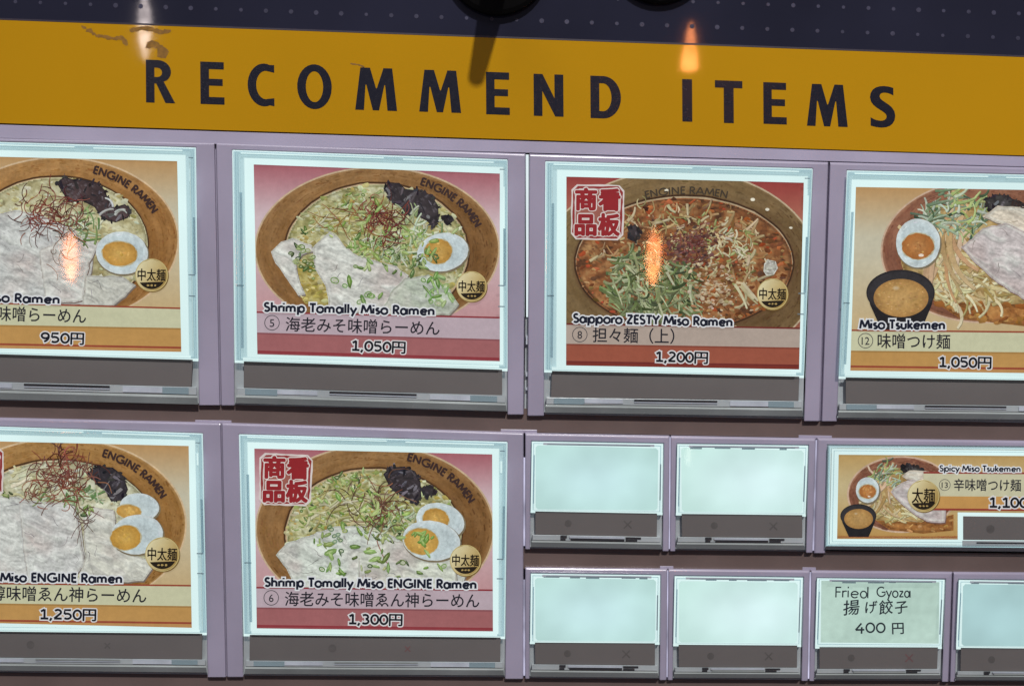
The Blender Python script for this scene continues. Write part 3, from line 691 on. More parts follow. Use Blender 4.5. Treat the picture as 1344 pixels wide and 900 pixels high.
qb3 = dict(o=Q(1064.5, 747.5, 1250, 749.5, 1245, 894, 1061.7, 893), w=Q(1072, 758, 1240.6, 760, 1236, 892.7, 1069, 891.7), i=Q(1078, 761.5, 1233, 763.5, 1232, 844, 1077, 842.5), s=Q(1075.5, 848.5, 1231, 849, 1230, 877, 1075.5, 877))
qb4 = dict(o=Q(1251, 749.5, 1436, 751, 1428, 895, 1246.3, 894), w=Q(1258, 760, 1428, 762, 1419, 893.7, 1253.6, 892.7), i=Q(1264, 766, 1421, 768, 1413, 848.5, 1262, 847), s=Q(1261, 849.5, 1413, 851, 1411, 881, 1260.5, 880))
button('large lit button at left of the upper row, holding the 950 yen ramen card', q11['o'], q11['w'], q11['c'], q11['s'], G_BIG, marks=False)
button('large lit button holding the 1,050 yen shrimp ramen card with pink bands, upper row', q12['o'], q12['w'], q12['c'], q12['s'], G_BIG, marks=False)
button('large lit button holding the 1,200 yen red spicy ramen card', q13['o'], q13['w'], q13['c'], q13['s'], G_BIG, marks=False)
button('large lit button at right end of the upper row, holding the dipping noodle card', q14['o'], q14['w'], q14['c'], q14['s'], G_BIG, marks=False)
button('large lit button at lower left holding the 1,250 yen two-egg ramen card', q21['o'], q21['w'], q21['c'], q21['s'], G_BIG, slotdark=0)
button('large lit button holding the 1,300 yen shrimp ramen card with a red stamp', q22['o'], q22['w'], q22['c'], q22['s'], G_BIG, slotdark=0, redmark=True)
button('small blank lit button below the spicy ramen button, left of the pair', qa1['o'], qa1['w'], qa1['i'], qa1['s'], G_SM, True, qa1['i'], blank='blank')
button('small blank lit button directly left of the wide dipping noodle button', qa2['o'], qa2['w'], qa2['i'], qa2['s'], G_SM, True, qa2['i'], blank='blank2')
button('small blank lit button at left end of the bottom small row', qb1['o'], qb1['w'], qb1['i'], qb1['s'], G_SM, True, qb1['i'], blank='blank')
button('small blank lit button directly left of the handwritten paper label button', qb2['o'], qb2['w'], qb2['i'], qb2['s'], G_SM, True, qb2['i'], blank='blank2', slotdark=0)
button('small lit button holding the handwritten fried gyoza paper', qb3['o'], qb3['w'], qb3['i'], qb3['s'], G_SM, True, redmark=True, slotdark=0)
button('small blank lit button directly right of the handwritten paper label button', qb4['o'], qb4['w'], qb4['i'], qb4['s'], G_SM, True, qb4['i'], blank='blank3', slotdark=0)
# wide button (strip in its lower right corner)
def wide_button():
    q = qa3; o, w, c, s = q['o'], q['w'], q['c'], q['s']
    t = thing('menu_button', at(*qpt(o, .5, 1), 0), 'wide lit button holding the 1,100 yen dipping noodle card, cut by the right edge', 'menu button', 'wide menu button')
    pth = [3, 0, 1, 2]; loops = [(o, 0, -7), (o, 0, -1.0)]
    vs = []; fs = []
    L_ = [([p for p in o], -7), ([p for p in o], -1.0)]
    for a in (.12, .25, .38, .5, .62, .75, .88, 1.0):
        k = 4.6*(1-math.cos(a*math.pi/2))
        L_.append(([(p[0]+(k if i in (0, 3) else -k), p[1]+(k if i in (0, 1) else 0)) for i, p in enumerate(o)], -1+math.sin(a*math.pi/2)))
    for k, d in ((1.2, 0), (0, -.4), (0, -6)):
        L_.append(([(p[0]+(-k if i in (0, 3) else k), o[i][1] if i > 1 else p[1]-k) for i, p in enumerate(w)], d))
    for lp, d in L_:
        for i in pth: vs.append(at(*lp[i], d))
    for k in range(len(L_)-1):
        for j in range(3): fs.append((k*4+j, k*4+j+1, k*4+5+j, k*4+4+j))
    mesh('bezel', vs, fs, M['lav'], t)
    lo = [w[0], w[1], (w[2][0], w[2][1]-6), (w[3][0], w[3][1]-6)]
    quadmesh('light_panel', lo, -4.2, M['glow'], t)
    vs = []; fs = []; mi = []
    ring(vs, fs, mi, lo, qlerp(lo, c, .10), -.5, 1.6, 0)
    ring(vs, fs, mi, qlerp(lo, c, .10), qlerp(lo, c, .25), 1.6, 1.7, 2)
    ring(vs, fs, mi, qlerp(lo, c, .30), qlerp(lo, c, .38), 1.6, 1.1, 0)
    ring(vs, fs, mi, qlerp(lo, c, .55), qlerp(lo, c, .62), .2, .4, 1)
    mesh('cover_rim', vs, fs, [M['edge'], M['frost'], M['frost2']], t, midx=mi)
    quadmesh('strip_light', [(1257, 672), (1412, 673.5), (1410, 712), (1257, 711)], -.6, M['glow'], t)
    st = slab('label_strip', s, -.5, .5, M['strip'], t, .5)
    disc('round_mark', 1300, 694, 5.5, .53, M['mark'], st)
    lg = slab('ledge', [(1263, 709), (1410, 710), (1410, 717), (1263, 716.5)], -1, .7, M['base'], t, .5)
    slab('slot', [(1282, 711), (1390, 712), (1390, 713.5), (1282, 712.5)], .3, .9, M['slot'], lg)
    vs = [at(*p, d) for p, d in (((w[3][0]+1, w[3][1]-7), 1.0), ((w[2][0], w[2][1]-8), 1.0), ((w[2][0], w[2][1]-3), -.6), ((w[3][0]+1, w[3][1]-2.5), -.6), ((w[2][0], w[2][1]), -6.5), ((w[3][0], w[3][1]), -6.5))]
    mesh('lip', vs, [(0, 1, 2, 3), (3, 2, 4, 5)], M['lip'], t)
    quadmesh('clear_cover', [(w[0][0]+2, w[0][1]+2), (w[1][0]-2, w[1][1]+2), (w[2][0]-2, w[2][1]-9), (w[3][0]+2, w[3][1]-8)], 2.0, M['clear'], t)
wide_button()
# lit gap beside the shrimp button, and the little tabs on the row below
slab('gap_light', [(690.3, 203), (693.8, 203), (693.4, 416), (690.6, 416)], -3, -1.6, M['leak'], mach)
slab('gap_plate', [(689.8, 417), (693.2, 417), (691.5, 545), (688.2, 545)], -5, -2.2, M['base'], mach)
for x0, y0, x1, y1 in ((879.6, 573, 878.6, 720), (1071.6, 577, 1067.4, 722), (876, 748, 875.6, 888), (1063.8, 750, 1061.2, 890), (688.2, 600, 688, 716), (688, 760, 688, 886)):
    slab('gap_light', [(x0-.9, y0), (x0+.9, y0), (x1+.9, y1), (x1-.9, y1)], -3, -.6, M['bevel_glint'], mach)  # glowing strips added as the bright highlight along the small bezels' edges
for y0, y1 in ((440, 452), (488, 494), (508, 512)):
    slab('gap_pin', [(690.4, y0), (692.6, y0), (692.2, y1), (690.2, y1)], -2.2, -1.2, M['pale'], mach)  # pale pieces painted in as glints on the grey gap
for q_ in ([(281, 186), (285.5, 186), (292, 531), (287, 531)], [(288.5, 555), (293, 555), (300, 887), (295.5, 887)], [(1086, 213), (1091, 213), (1079, 552), (1074, 552)], [(1248.5, 750), (1252.5, 750), (1248, 893), (1243.5, 893)]):
    slab('divider_strip', q_, -7, -1.3, M['lav'], mach)
for x, y, w, h in ((280, 552.3, 24, 3.2), (681, 564.5, 24, 3.2), (1070, 572.3, 22, 3.4), (1062, 745.2, 9, 3), (875, 743.4, 9, 2.6)):
    slab('divider_tab', [(x-w, y-h*.5), (x+w, y-h*.5+w*.03), (x+w, y+h*1.0+w*.03), (x-w, y+h*1.0)], -7, -1.4, M['lav'], mach, .8)
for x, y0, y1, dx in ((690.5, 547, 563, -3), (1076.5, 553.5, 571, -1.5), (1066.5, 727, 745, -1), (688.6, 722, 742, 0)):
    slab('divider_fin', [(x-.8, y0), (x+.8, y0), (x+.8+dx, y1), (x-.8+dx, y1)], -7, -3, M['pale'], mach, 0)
# ------------------------------------------------------------------ the menu cards
PINK = dict(bg0=(166, 98, 106), bg1=(208, 186, 190), bg2=(192, 148, 150), line=(140, 52, 58), band=(186, 168, 176), price=(154, 92, 96), foot=(146, 72, 76))
TAN = dict(bg0=(186, 146, 96), bg1=(198, 192, 168), bg2=(196, 172, 128), line=(150, 70, 48), band=(200, 200, 166), price=(184, 140, 78), foot=(186, 138, 84))
RED = dict(bg0=(150, 62, 58), bg1=(176, 120, 96), bg2=(150, 90, 70), line=(112, 44, 38), band=(176, 160, 148), price=(148, 76, 58), foot=(124, 48, 36))
DARK = (22, 26, 42); WHITE = (226, 228, 234); CARD_D = -.9
class Card:
    def __init__(s, label, q, pal, cut, band, foot, seed, quadpic=None, group='printed menu cards in the buttons'):
        """cut/band/foot: y at left, right of picture bottom, band bottom, price bottom"""
        s.q = q; s.pal = pal; s.rnd = random.Random(seed); s.lv = 0
        s.t = thing('menu_card', at(*qpt(q, .5, 1), CARD_D), label, 'menu card', group)
        s.pic = [q[0], q[1], (q[2][0]+(q[1][0]-q[2][0])*.22, cut[1]), (q[3][0]+(q[0][0]-q[3][0])*.22, cut[0])]
        xl = lambda y: lerp(q[0], q[3], (y-q[0][1])/(q[3][1]-q[0][1]))[0]
        xr = lambda y: lerp(q[1], q[2], (y-q[1][1])/(q[2][1]-q[1][1]))[0]
        s.pic = [q[0], q[1], (xr(cut[1]), cut[1]), (xl(cut[0]), cut[0])]
        slab('card_sheet', q, CARD_D-.35, CARD_D-.05, M['paper'], s.t); 
        me = s.t.children[0].data; ca = me.color_attributes.new('Col', 'FLOAT_COLOR', 'POINT'); c = L(pal['band'])
        for d_ in ca.data: d_.color = (*c, 1)
        p = Pr(None, CARD_D, s.rnd); g = 14
        for j in range(g):
            for i in range(g):
                def cc(a, b):
                    x, y = qpt(s.pic, a, b); k = abs(a-.5)*2
                    col = lerp(pal['bg0'], pal['bg1'], min(1, b*3.0)) if b < .45 else lerp(pal['bg1'], pal['bg2'], (b-.45)/.55)
                    return (x, y, *col)
                p.add([cc(i/g, j/g), cc((i+1)/g, j/g), cc((i+1)/g, (j+1)/g), cc(i/g, (j+1)/g)], 0)
        s.photo = p.build('photo_print', M['flat'], s.t)
        def strip_(name, ya, yb, col, col2=None):
            p = Pr(None, CARD_D, s.rnd)
            p.add([(xl(ya[0]), ya[0], *col), (xr(ya[1]), ya[1], *col), (xr(yb[1]), yb[1], *(col2 or col)), (xl(yb[0]), yb[0], *(col2 or col))], 0)
            return p.build(name, M['flat'], s.t)
        c2 = (cut[0]+2.2, cut[1]+2.2)
        strip_('dark_line', cut, c2, pal['line'])
        strip_('name_band', c2, band, pal['band'])
        f1 = (foot[0]-2.6, foot[1]-2.6)
        pb = lerp(pal['price'], (255, 210, 160), .06)
        bw = (band[0]+2.2, band[1]+2.2)
        strip_('dark_line', band, bw, lerp(pal['price'], (0, 0, 0), .10))
        strip_('price_band', bw, f1, pb)
        strip_('dark_line', f1, foot, pal['line'])
        strip_('foot_band', foot, (q[3][1], q[2][1]), pal['foot'])
    def layer(s, clipq=None):
        s.lv += 1; return Pr(clipq or s.pic, CARD_D+.012+s.lv*.028, s.rnd)
    def done(s, p, name, mat='print', parent=None): return p.build(name, M[mat], parent or s.photo)
    def bowl(s, cx, cy, rx, ry, icx, icy, irx, iry, rim=(138, 100, 58), dark=(98, 66, 32), light=(166, 132, 90), inner=(112, 74, 38)):
        p = s.layer(); n = 72
        p.ell(cx, cy, rx+2.2, ry+2.2, light, lerp(light, (225, 210, 190), .5), n=n, lift=-.01)
        r = s.rnd; ph = r.uniform(0, 6)
        for i in range(n):                   # clay ring, turned marks
            a, b = 2*math.pi*i/n, 2*math.pi*(i+1)/n
            for k in range(8):
                f0, f1 = k/8, (k+1)/8
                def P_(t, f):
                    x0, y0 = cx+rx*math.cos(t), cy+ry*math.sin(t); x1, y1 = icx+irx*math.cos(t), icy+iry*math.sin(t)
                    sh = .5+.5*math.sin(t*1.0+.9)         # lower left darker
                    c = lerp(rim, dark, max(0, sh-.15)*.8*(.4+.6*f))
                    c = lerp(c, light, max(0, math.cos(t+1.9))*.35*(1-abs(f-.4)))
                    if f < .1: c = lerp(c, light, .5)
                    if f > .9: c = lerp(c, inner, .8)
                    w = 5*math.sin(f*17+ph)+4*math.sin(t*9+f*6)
                    return (lerp((x0, y0), (x1, y1), f) + tuple(v+w for v in c))
                p.add([P_(a, f0), P_(b, f0), P_(b, f1), P_(a, f1)], 0)
        sd = r.randrange(999)
        for _ in range(520):
            t = r.uniform(0, 6.283); f = r.uniform(.05, .9)
            x, y = lerp((cx+rx*math.cos(t), cy+ry*math.sin(t)), (icx+irx*math.cos(t), icy+iry*math.sin(t)), f)
            sh = max(0, .35+.5*math.sin(t+.9))
            p.blob(x, y, r.uniform(.6, 6), r.uniform(.4, 1.3), math.atan2(ry*math.cos(t), -rx*math.sin(t)), jit(r, lerp(rim, dark, min(1, sh+r.uniform(-.1, .25))), 5), 6)
        q = ellpts(icx, icy, irx+.5, iry+.5, 72); q.append(q[0]); q = [(x+r.uniform(-.5, .5), y+r.uniform(-.5, .5)) for x, y in q]
        p.stroke(q, 2.4, 2.4, lerp(inner, (50, 34, 20), .6), lift=.02)
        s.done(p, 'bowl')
    def soup(s, pts_or, cols, n, sz=(1.5, 5), base=None, name='soup'):
        p = s.layer(); r = s.rnd; pts = pts_or; sd = r.randrange(9999)
        if base != 'none':
            bs = base or cols[0]; p.poly(pts, bs, 0)
            cs = np.array(cols, float); m0 = cs.mean(0); lo = cs[np.argmin(cs.sum(1))]; hi = cs[np.argmax(cs.sum(1))]
            def fn(x, y, d):
                w = fbm(x, y, sd+1, 30, 3)*18; h = fbm(x+w, y*1.5-w, sd, 15, 4); h2 = fbm(x, y*1.4, sd+2, 6, 3); h3 = fbm(x, y, sd+3, 50, 2)
                c = mixc(np.tile(m0, (len(x), 1)), hi*1.06, (h-.5)*3.2); c = mixc(c, lo*.86, (.5-h)*3.0); c = mixc(c, lo*.7, (h2-.62)*4); c = mixc(c, hi*1.14, (.36-h2)*4)
                c = c*(.93+.16*h3)[:, None]; return mixc(c, lo*.62, np.clip(1-d/5, 0, 1)*.75)
            p.field(pts, fn, 1.7)
        for _ in range(n):
            if base == 'none':
                cx = sum(q[0] for q in pts)/len(pts); cy = sum(q[1] for q in pts)/len(pts); w = max(q[0] for q in pts)-cx; h = max(q[1] for q in pts)-cy
                x, y = r.gauss(cx, w*.5), r.gauss(cy, h*.5)
            else: x, y = rpt(r, pts)
            l = r.uniform(*sz)
            p.blob(x, y, l, l*r.uniform(.3, .8), r.uniform(-.6, .6), jit(r, r.choice(cols), 10), 7, .35, .008+(_ % 30)*.0005, .12)
        s.done(p, name)
    def meat(s, pts, col=(194, 195, 187), vein=(142, 140, 142), pink=(186, 176, 170), n=170, edge=(120, 108, 100), name='pork_slice', ang=.3):
        p = s.layer(); r = s.rnd
        c = (sum(a[0] for a in pts)/len(pts), sum(a[1] for a in pts)/len(pts))
        # soften the outline with extra wobbling points
        o = []
        for i in range(len(pts)):
            a, b = pts[i], pts[(i+1) % len(pts)]; k = max(2, int(math.hypot(a[0]-b[0], a[1]-b[1])/6))
            for j in range(k):
                x, y = lerp(a, b, j/k); o.append((x+r.uniform(-.9, .9), y+r.uniform(-.9, .9)))
        sh = [(x+1.2, y+1.8) for x, y in o]; p.poly(sh, edge, -.01)
        p.poly(o, col, 0)
        sd = r.randrange(9999); ca, sa = math.cos(ang), math.sin(ang); C0 = np.array(col, float)
        def fn(x, y, d):
            u, v = x*ca+y*sa, -x*sa+y*ca; w = fbm(x, y, sd, 34, 3)*26
            h = fbm(u*.45+w, v+w*.6, sd+1, 11, 4); e = .9
            g = fbm((u+e)*.45+w, v+e+w*.6, sd+1, 11, 4)-h                      # fold relief
            k = fbm(x, y, sd+2, 42, 3); f = fbm(x, y, sd+3, 4, 2)
            rd = 1-np.abs(fbm(u*.35+w, v+w, sd+4, 17, 3)-.5)*9                # thin creases
            c = mixc(np.tile(C0*1.05, (len(x), 1)), pink, (k-.45)*2.4); c = mixc(c, np.array(vein)*.95, (rd-.62)*.7)
            c = mixc(c, (214, 218, 210), (h-.5)*2.6); c = c*(1+np.clip(g*1.7, -.13, .10)+(f-.5)*.09)[:, None]
            c = mixc(c, (216, 218, 208), np.clip(1-np.abs(d-3.0)/2.4, 0, 1)*.55)      # pale fat along the edge
            return mixc(c, np.array(edge)*1.08, np.clip(1-d/2.2, 0, 1)*.8)
        p.field(o, fn, 1.6)
        for k in range(max(3, n//26)):
            x, y = rpt(r, pts); a = ang+r.gauss(0, .7); q = [(x, y)]
            for _ in range(5): a += r.gauss(0, .4); x += 3.2*math.cos(a); y += 3.2*math.sin(a); q.append((x, y))
            if all(inside(z, pts) for z in q): p.stroke(q, .3, .9, jit(r, lerp(vein, (110, 100, 96), .3), 10), lift=.017)
        s.done(p, name)
    def egg(s, cx, cy, rx, ry, rot, ycx, ycy, yrx, yry, yolk=(190, 150, 74), name='egg_half'):
        p = s.layer()
        p.ell(cx+1, cy+1.5, rx+1, ry+1, (120, 110, 90), (124, 112, 88), rot, lift=-.01)
        p.ell(cx, cy, rx, ry, (190, 202, 202), (205, 214, 214), rot, mid=(196, 210, 212), mt=.8, wob=.01)
        p.ell(ycx, ycy, yrx+1.2, yry+1.2, (190, 170, 120), (186, 180, 150), rot, lift=.004, wob=.03)
        p.ell(ycx, ycy, yrx, yry, lerp(yolk, (225, 195, 130), .3), lerp(yolk, (150, 90, 20), .25), rot, lift=.008, wob=.04, mt=.5)
        r = s.rnd
        for _ in range(16):
            a = r.uniform(0, 6.28); k = r.uniform(0, .7)
            p.blob(ycx+yrx*k*math.cos(a), ycy+yry*k*math.sin(a), r.uniform(1, 3), r.uniform(.6, 1.6), r.uniform(0, 3), jit(r, lerp(yolk, (235, 190, 110), r.random()*.6), 8), 7, .3, .012)
        for _ in range(10):
            a = r.uniform(0, 6.28); p.blob(cx+rx*.85*math.cos(a), cy+ry*.85*math.sin(a), r.uniform(1.5, 4), .8, a+1.57, jit(r, (208, 218, 220), 8), 7, .3, .003)
        s.done(p, name)
    def fungus(s, pts, n=90, name='black_fungus', base=(52, 46, 48)):
        p = s.layer(); r = s.rnd; p.poly(pts, (40, 34, 36), 0); sd = r.randrange(999); B0 = np.array(base, float)
        def fn(x, y, d):
            w = fbm(x, y, sd, 20, 3)*22; h = fbm(x+w, y-w, sd+1, 12, 4); g = fbm(x+w+1, y-w+1, sd+1, 12, 4)-h
            c = np.tile(B0, (len(x), 1))*(.7+.7*h)[:, None]; c = mixc(c, (136, 130, 138), g*9-.25); return mixc(c, (22, 20, 24), .5-h*1.4+np.clip(1-d/4, 0, 1)*.4)
        p.field(pts, fn, 1.6)
        for k in range(n//3):
            x, y = rpt(r, pts); l = r.uniform(2, 8)
            p.blob(x, y, l, r.uniform(.5, 2.4), r.uniform(0, 3.14), jit(r, r.choice(((34, 32, 38), (58, 52, 56), (82, 74, 78), (44, 40, 40), (110, 106, 112))), 8), 8, .4, .002+(k % 25)*.0005)
        for k in range(26):
            i = r.randrange(len(pts)); x, y = lerp(pts[i-1], pts[i], r.random())
            p.blob(x, y, r.uniform(1.5, 4.5), r.uniform(1, 3), r.uniform(0, 3), jit(r, (48, 44, 46), 8), 8, .4, .016)
        s.done(p, name)
    def threads(s, cx, cy, sx, sy, n, cols=((108, 50, 42), (78, 42, 38), (132, 70, 54)), ln=(14, 34), w=1.45, fall=0.3, name='chilli_threads'):
        p = s.layer(); r = s.rnd
        for k in range(n):
            x, y = cx+r.gauss(0, sx), cy+r.gauss(0, sy); a = r.uniform(0, 6.28); q = [(x, y)]; c = r.gauss(0, .22); l = r.uniform(*ln)
            for _ in range(8): a += c+r.gauss(0, .15); x += l/8*math.cos(a); y += l/8*math.sin(a)+fall*.3; q.append((x, y))
            p.stroke(q, w, w*.6, jit(r, r.choice(cols), 12), lift=(k % 30)*.0006)
        s.done(p, name)
    def scallions(s, pts, n, size=(3, 7), cols=((96, 122, 58), (128, 148, 84), (66, 90, 44), (160, 172, 116), (52, 70, 40)), rings=.3, name='scallions', edge=True):
        p = s.layer(); r = s.rnd
        for k in range(n):
            x, y = rpt(r, pts); c = jit(r, r.choice(cols), 10); l = r.uniform(*size)
            if r.random() < rings:
                q = ellpts(x, y, l*.6, l*.42, 12, r.uniform(-.5, .5)); q.append(q[0]); p.stroke(q, 1.4, 1.4, c, lift=.004+(k % 20)*.0006)
                p.blob(x, y, l*.35, l*.22, 0, jit(r, (176, 186, 150), 8), 8, .1, .003)
            else:
                a = r.uniform(0, 3.14); w = l*r.uniform(.22, .42)
                p.blob(x+.6, y+.9, l, w, a, lerp(c, (80, 84, 54), .4), 8, .2, .001)
                p.blob(x, y, l, w, a, c, 8, .2, .003+(k % 20)*.0008, .12)
                p.blob(x, y-.4, l*.6, w*.35, a, lerp(c, (220, 228, 180), .45), 6, .2, .02)
        s.done(p, name)
    def shreds(s, pts, n, ln=(10, 26), w=(1.2, 3), cols=((168, 184, 150), (138, 160, 104), (92, 122, 70), (196, 204, 180)), dirn=None, spread=1.6, name='leek_shreds'):
        p = s.layer(); r = s.rnd
        for k in range(n):
            x, y = rpt(r, pts); a = (dirn if dirn is not None else 0)+r.uniform(-spread, spread); l = r.uniform(*ln); c = r.gauss(0, .18); q = [(x-l/2*math.cos(a), y-l/2*math.sin(a))]
            for _ in range(6): a += c; q.append((q[-1][0]+l/6*math.cos(a), q[-1][1]+l/6*math.sin(a)))
            col = jit(r, r.choice(cols), 10); ww = r.uniform(*w); lf = .002+(k % 30)*.0009
            p.stroke([(a_+.5, b_+.8) for a_, b_ in q], ww, ww*.6, lerp(col, (70, 62, 44), .38), lift=lf-.0006)
            p.stroke(q, ww, ww*.5, col, lerp(col, (230, 232, 210), r.uniform(0, .4)), lift=lf)
        s.done(p, name)
    def badge(s, cx, cy, r, text, sz=None):
        p = s.layer(s.q)
        p.ell(cx+.8, cy+1, r+.8, r+.8, (110, 84, 40), (120, 92, 46), lift=-.008)
        n = 40
        def gc(x, y):
            k = (y-cy)/r; k2 = (x-cx)/r
            return lerp((222, 212, 170), (168, 138, 76), max(0, min(1, .5+.45*k2+.25*k)))
        for j in range(10):
            y0, y1 = cy-r+2*r*j/10, cy-r+2*r*(j+1)/10
            for i in range(10):
                def pt(a, y): hw = math.sqrt(max(0, r*r-(y-cy)**2)); x = cx-hw+2*hw*a; return (x, y, *gc(x, y))
                p.add([pt(i/10, y0), pt((i+1)/10, y0), pt((i+1)/10, y1), pt(i/10, y1)], 0)
        q = [(cx+r*math.cos(math.radians(a)), cy+r*math.sin(math.radians(a))) for a in range(0, 361, 12)]
        p.stroke(q, 1.1, 1.1, (196, 178, 120), lift=.004)
        q = [(cx+r*.88*math.cos(math.radians(a)), cy+r*.88*math.sin(math.radians(a))) for a in range(28, 153, 8)]
        p.poly(q, (36, 28, 16), .006)
        for k in (-1, 0, 1): p.blob(cx+k*r*.22, cy+r*.64, r*.08, r*.06, 0, (176, 150, 90), 6, .3, .01)
        o = s.done(p, 'noodle_badge', 'flat')
        b = Pr(None, p.d+.012, s.rnd); z = sz or r*.58
        typeset(b, text, cx-z*len(text)/2, cx+z*len(text)/2, cy-r*.02, cy+r*.02, z*1.4, (28, 20, 10), .3)
        s.done(b, 'badge_lettering', 'flat', s.photo)
    def stamp(s, q):
        """red seal with a white edge, two by two characters"""
        p = s.layer(s.q); r = s.rnd
        def edge(k, col, lift, rough):
            o = []
            cx, cy = qpt(q, .5, .5)
            for i in range(4):
                a, b = q[i], q[(i+1) % 4]
                for j in range(1, 10):
                    x, y = lerp(a, b, j/10); dx, dy = x-cx, y-cy
                    o.append((x-dx*k/36+r.uniform(-rough, rough), y-dy*k/36+r.uniform(-rough, rough)))
            p.poly(o, col, lift)
        edge(0, (216, 205, 200), 0, .5); edge(2.2, (146, 50, 50), .004, .6); edge(5.0, (204, 190, 184), .008, .6); edge(6.4, (158, 96, 84), .012, .5)
        o = s.done(p, 'red_stamp', 'flat')
        w = Pr(None, p.d+.014, r); b = Pr(None, p.d+.045, r)
        for ch, a, t in (('看', .72, .27), ('板', .72, .72), ('商', .28, .27), ('品', .28, .73)):
            x, y = qpt(q, a, t); z = (q[1][0]-q[0][0])*.38
            typeset(w, ch, x-z/2, x+z/2, y, y, z*1.12, (222, 212, 206), 2.7); typeset(b, ch, x-z/2, x+z/2, y, y+.3, z*1.12, (146, 38, 42), 1.45)
        s.done(w, 'stamp_outline', 'flat', s.photo); s.done(b, 'stamp_lettering', 'flat', s.photo)
    def rimtext(s, cx, cy, rx, ry, a0, a1, cap=9.5, text='ENGINE RAMEN', col=(60, 42, 38), wt=2.7):
        p = s.layer(); arc_text(p, text, cx, cy, rx, ry, a0, a1, cap, wt, col); s.done(p, 'rim_lettering', 'flat', s.photo)
    def title(s, text, x0, y0, x1, y1, cap=12, wt=2.9, glow=3.6):
        p = Pr([(-400, 0), (1800, 0), (1800, 900), (-400, 900)], CARD_D+.7, s.rnd)
        strokes(p, text, x0, y0, x1, y1, cap, wt, (222, 224, 226), grow=glow, lift=0)
        strokes(p, text, x0, y0, x1, y1, cap, wt, DARK, lift=.03); s.done(p, 'title_lettering', 'flat', s.t)
    def name(s, text, x0, x1, y0, y1, size, num=None, off=.22):
        p = Pr(None, CARD_D+.06, s.rnd)
        typeset(p, text, x0, x1, y0, y1, size, (34, 34, 42), off)
        if num:
            ch, cx, cy, r = num; q = [(cx+r*math.cos(math.radians(a)), cy+r*math.sin(math.radians(a))) for a in range(0, 361, 15)]
            p.stroke(q, .9, .9, (60, 60, 66), lift=0)
            z = r*(.62 if len(ch) == 1 else 1.05); typeset(p, ch, cx-z/2, cx+z/2, cy, cy, r*1.5, (50, 50, 56), .1, .004)
        s.done(p, 'name_lettering', 'flat', s.t)
    def price(s, text, x0, x1, y0, y1, size):
        p = Pr(None, CARD_D+.06, s.rnd)
        price_ink(p, text, x0, x1, y0, y1, size); s.done(p, 'price_lettering', 'flat', s.t)
def price_ink(p, text, x0, x1, y0, y1, size):
    cap = size*.72; xk = x1-size*.98; k = (xk-x0-1)/(x1-x0); ym = lerp((y0,), (y1,), k)[0]
    for col, g, lf in (((218, 216, 216), 3.2, 0), ((20, 22, 30), 0, .035)):
        strokes(p, text[:-1], x0, y0+cap*.5, xk-1, ym+cap*.5, cap, 2.9, col, grow=g, lift=lf)
        typeset(p, text[-1], xk, x1, ym, y1, size*1.02, col, 1.9 if g else .5, lf)
CREAM = [(182, 178, 138), (174, 166, 112), (194, 194, 164), (160, 152, 92), (144, 142, 84), (186, 190, 150), (168, 150, 84)]
GREENS = ((96, 132, 52), (128, 158, 84), (70, 104, 44), (158, 176, 112))
# --- shrimp ramen, 1,050
c = Card('shrimp miso ramen card priced 1,050 yen, pink bands and no red stamp', q12['c'], PINK, (408.5, 415.8), (436.3, 445.3), (462.5, 472), 5)
c.bowl(495, 327, 159, 106, 494, 332, 121, 92)
c.soup(ellpts(494, 331, 119, 89, 48), CREAM, 900)
c.scallions([(400, 290), (430, 262), (480, 248), (520, 250), (500, 280), (430, 300), (395, 310)], 40, (2, 5), rings=.2)
c.shreds([(400, 300), (440, 280), (480, 290), (470, 310)], 26, (10, 30), (1.5, 3.5), ((186, 180, 130), (170, 160, 100), (150, 140, 80), (200, 196, 160)), 0, .5, 'noodles')
c.shreds([(535, 300), (560, 285), (600, 300), (585, 318), (555, 322)], 26, (9, 22), (1.5, 3.4))
c.soup([(384, 345), (420, 345), (434, 370), (436, 406), (400, 398), (386, 372)], [(176, 160, 84), (184, 170, 104), (156, 136, 62), (190, 184, 130)], 90, (1.5, 5), name='soup')
c.meat([(356, 330), (368, 318), (384, 312), (408, 322), (412, 330), (396, 334), (388, 346), (392, 366), (400, 386), (392, 388), (378, 368), (362, 345)], n=50)
c.meat([(410, 326), (432, 304), (444, 312), (452, 324), (470, 335), (520, 350), (536, 362), (520, 385), (508, 412), (432, 410), (428, 375), (412, 350)], n=170)
c.meat([(500, 412), (512, 384), (530, 366), (562, 360), (590, 380), (602, 400), (590, 414)], (168, 176, 160), n=90)
c.scallions([(440, 318), (500, 300), (560, 310), (580, 350), (520, 365), (450, 345)], 60, (3, 7), rings=.15, cols=((150, 172, 110), (122, 150, 84), (178, 190, 142), (84, 110, 56)))
c.scallions([(455, 325), (480, 308), (520, 312), (545, 325), (560, 345), (540, 350), (500, 342), (470, 338)], 85, (2, 5), rings=.25)
c.shreds([(470, 315), (500, 300), (545, 310), (560, 345), (510, 345)], 40, (8, 20), (1.2, 2.6))
c.fungus([(503, 247), (512, 240), (524, 240), (532, 248), (548, 250), (566, 256), (575, 270), (576, 288), (570, 300), (560, 290), (548, 284), (534, 282), (524, 272), (512, 262)])
c.fungus([(580, 286), (590, 284), (594, 290), (588, 294)], 8)
c.shreds([(530, 280), (545, 265), (560, 290), (540, 300)], 7, (14, 30), (1.6, 2.6), ((176, 188, 168), (150, 166, 120)), -1.1, .4)
c.threads(500, 285, 13, 12, 75, ln=(14, 34)); c.threads(460, 288, 16, 3, 8, ((140, 104, 62),), (30, 50), 1.6)
c.threads(514, 308, 9, 9, 22, ln=(10, 24))
c.egg(581, 331, 34, 25, -.2, 575, 330, 18, 16)
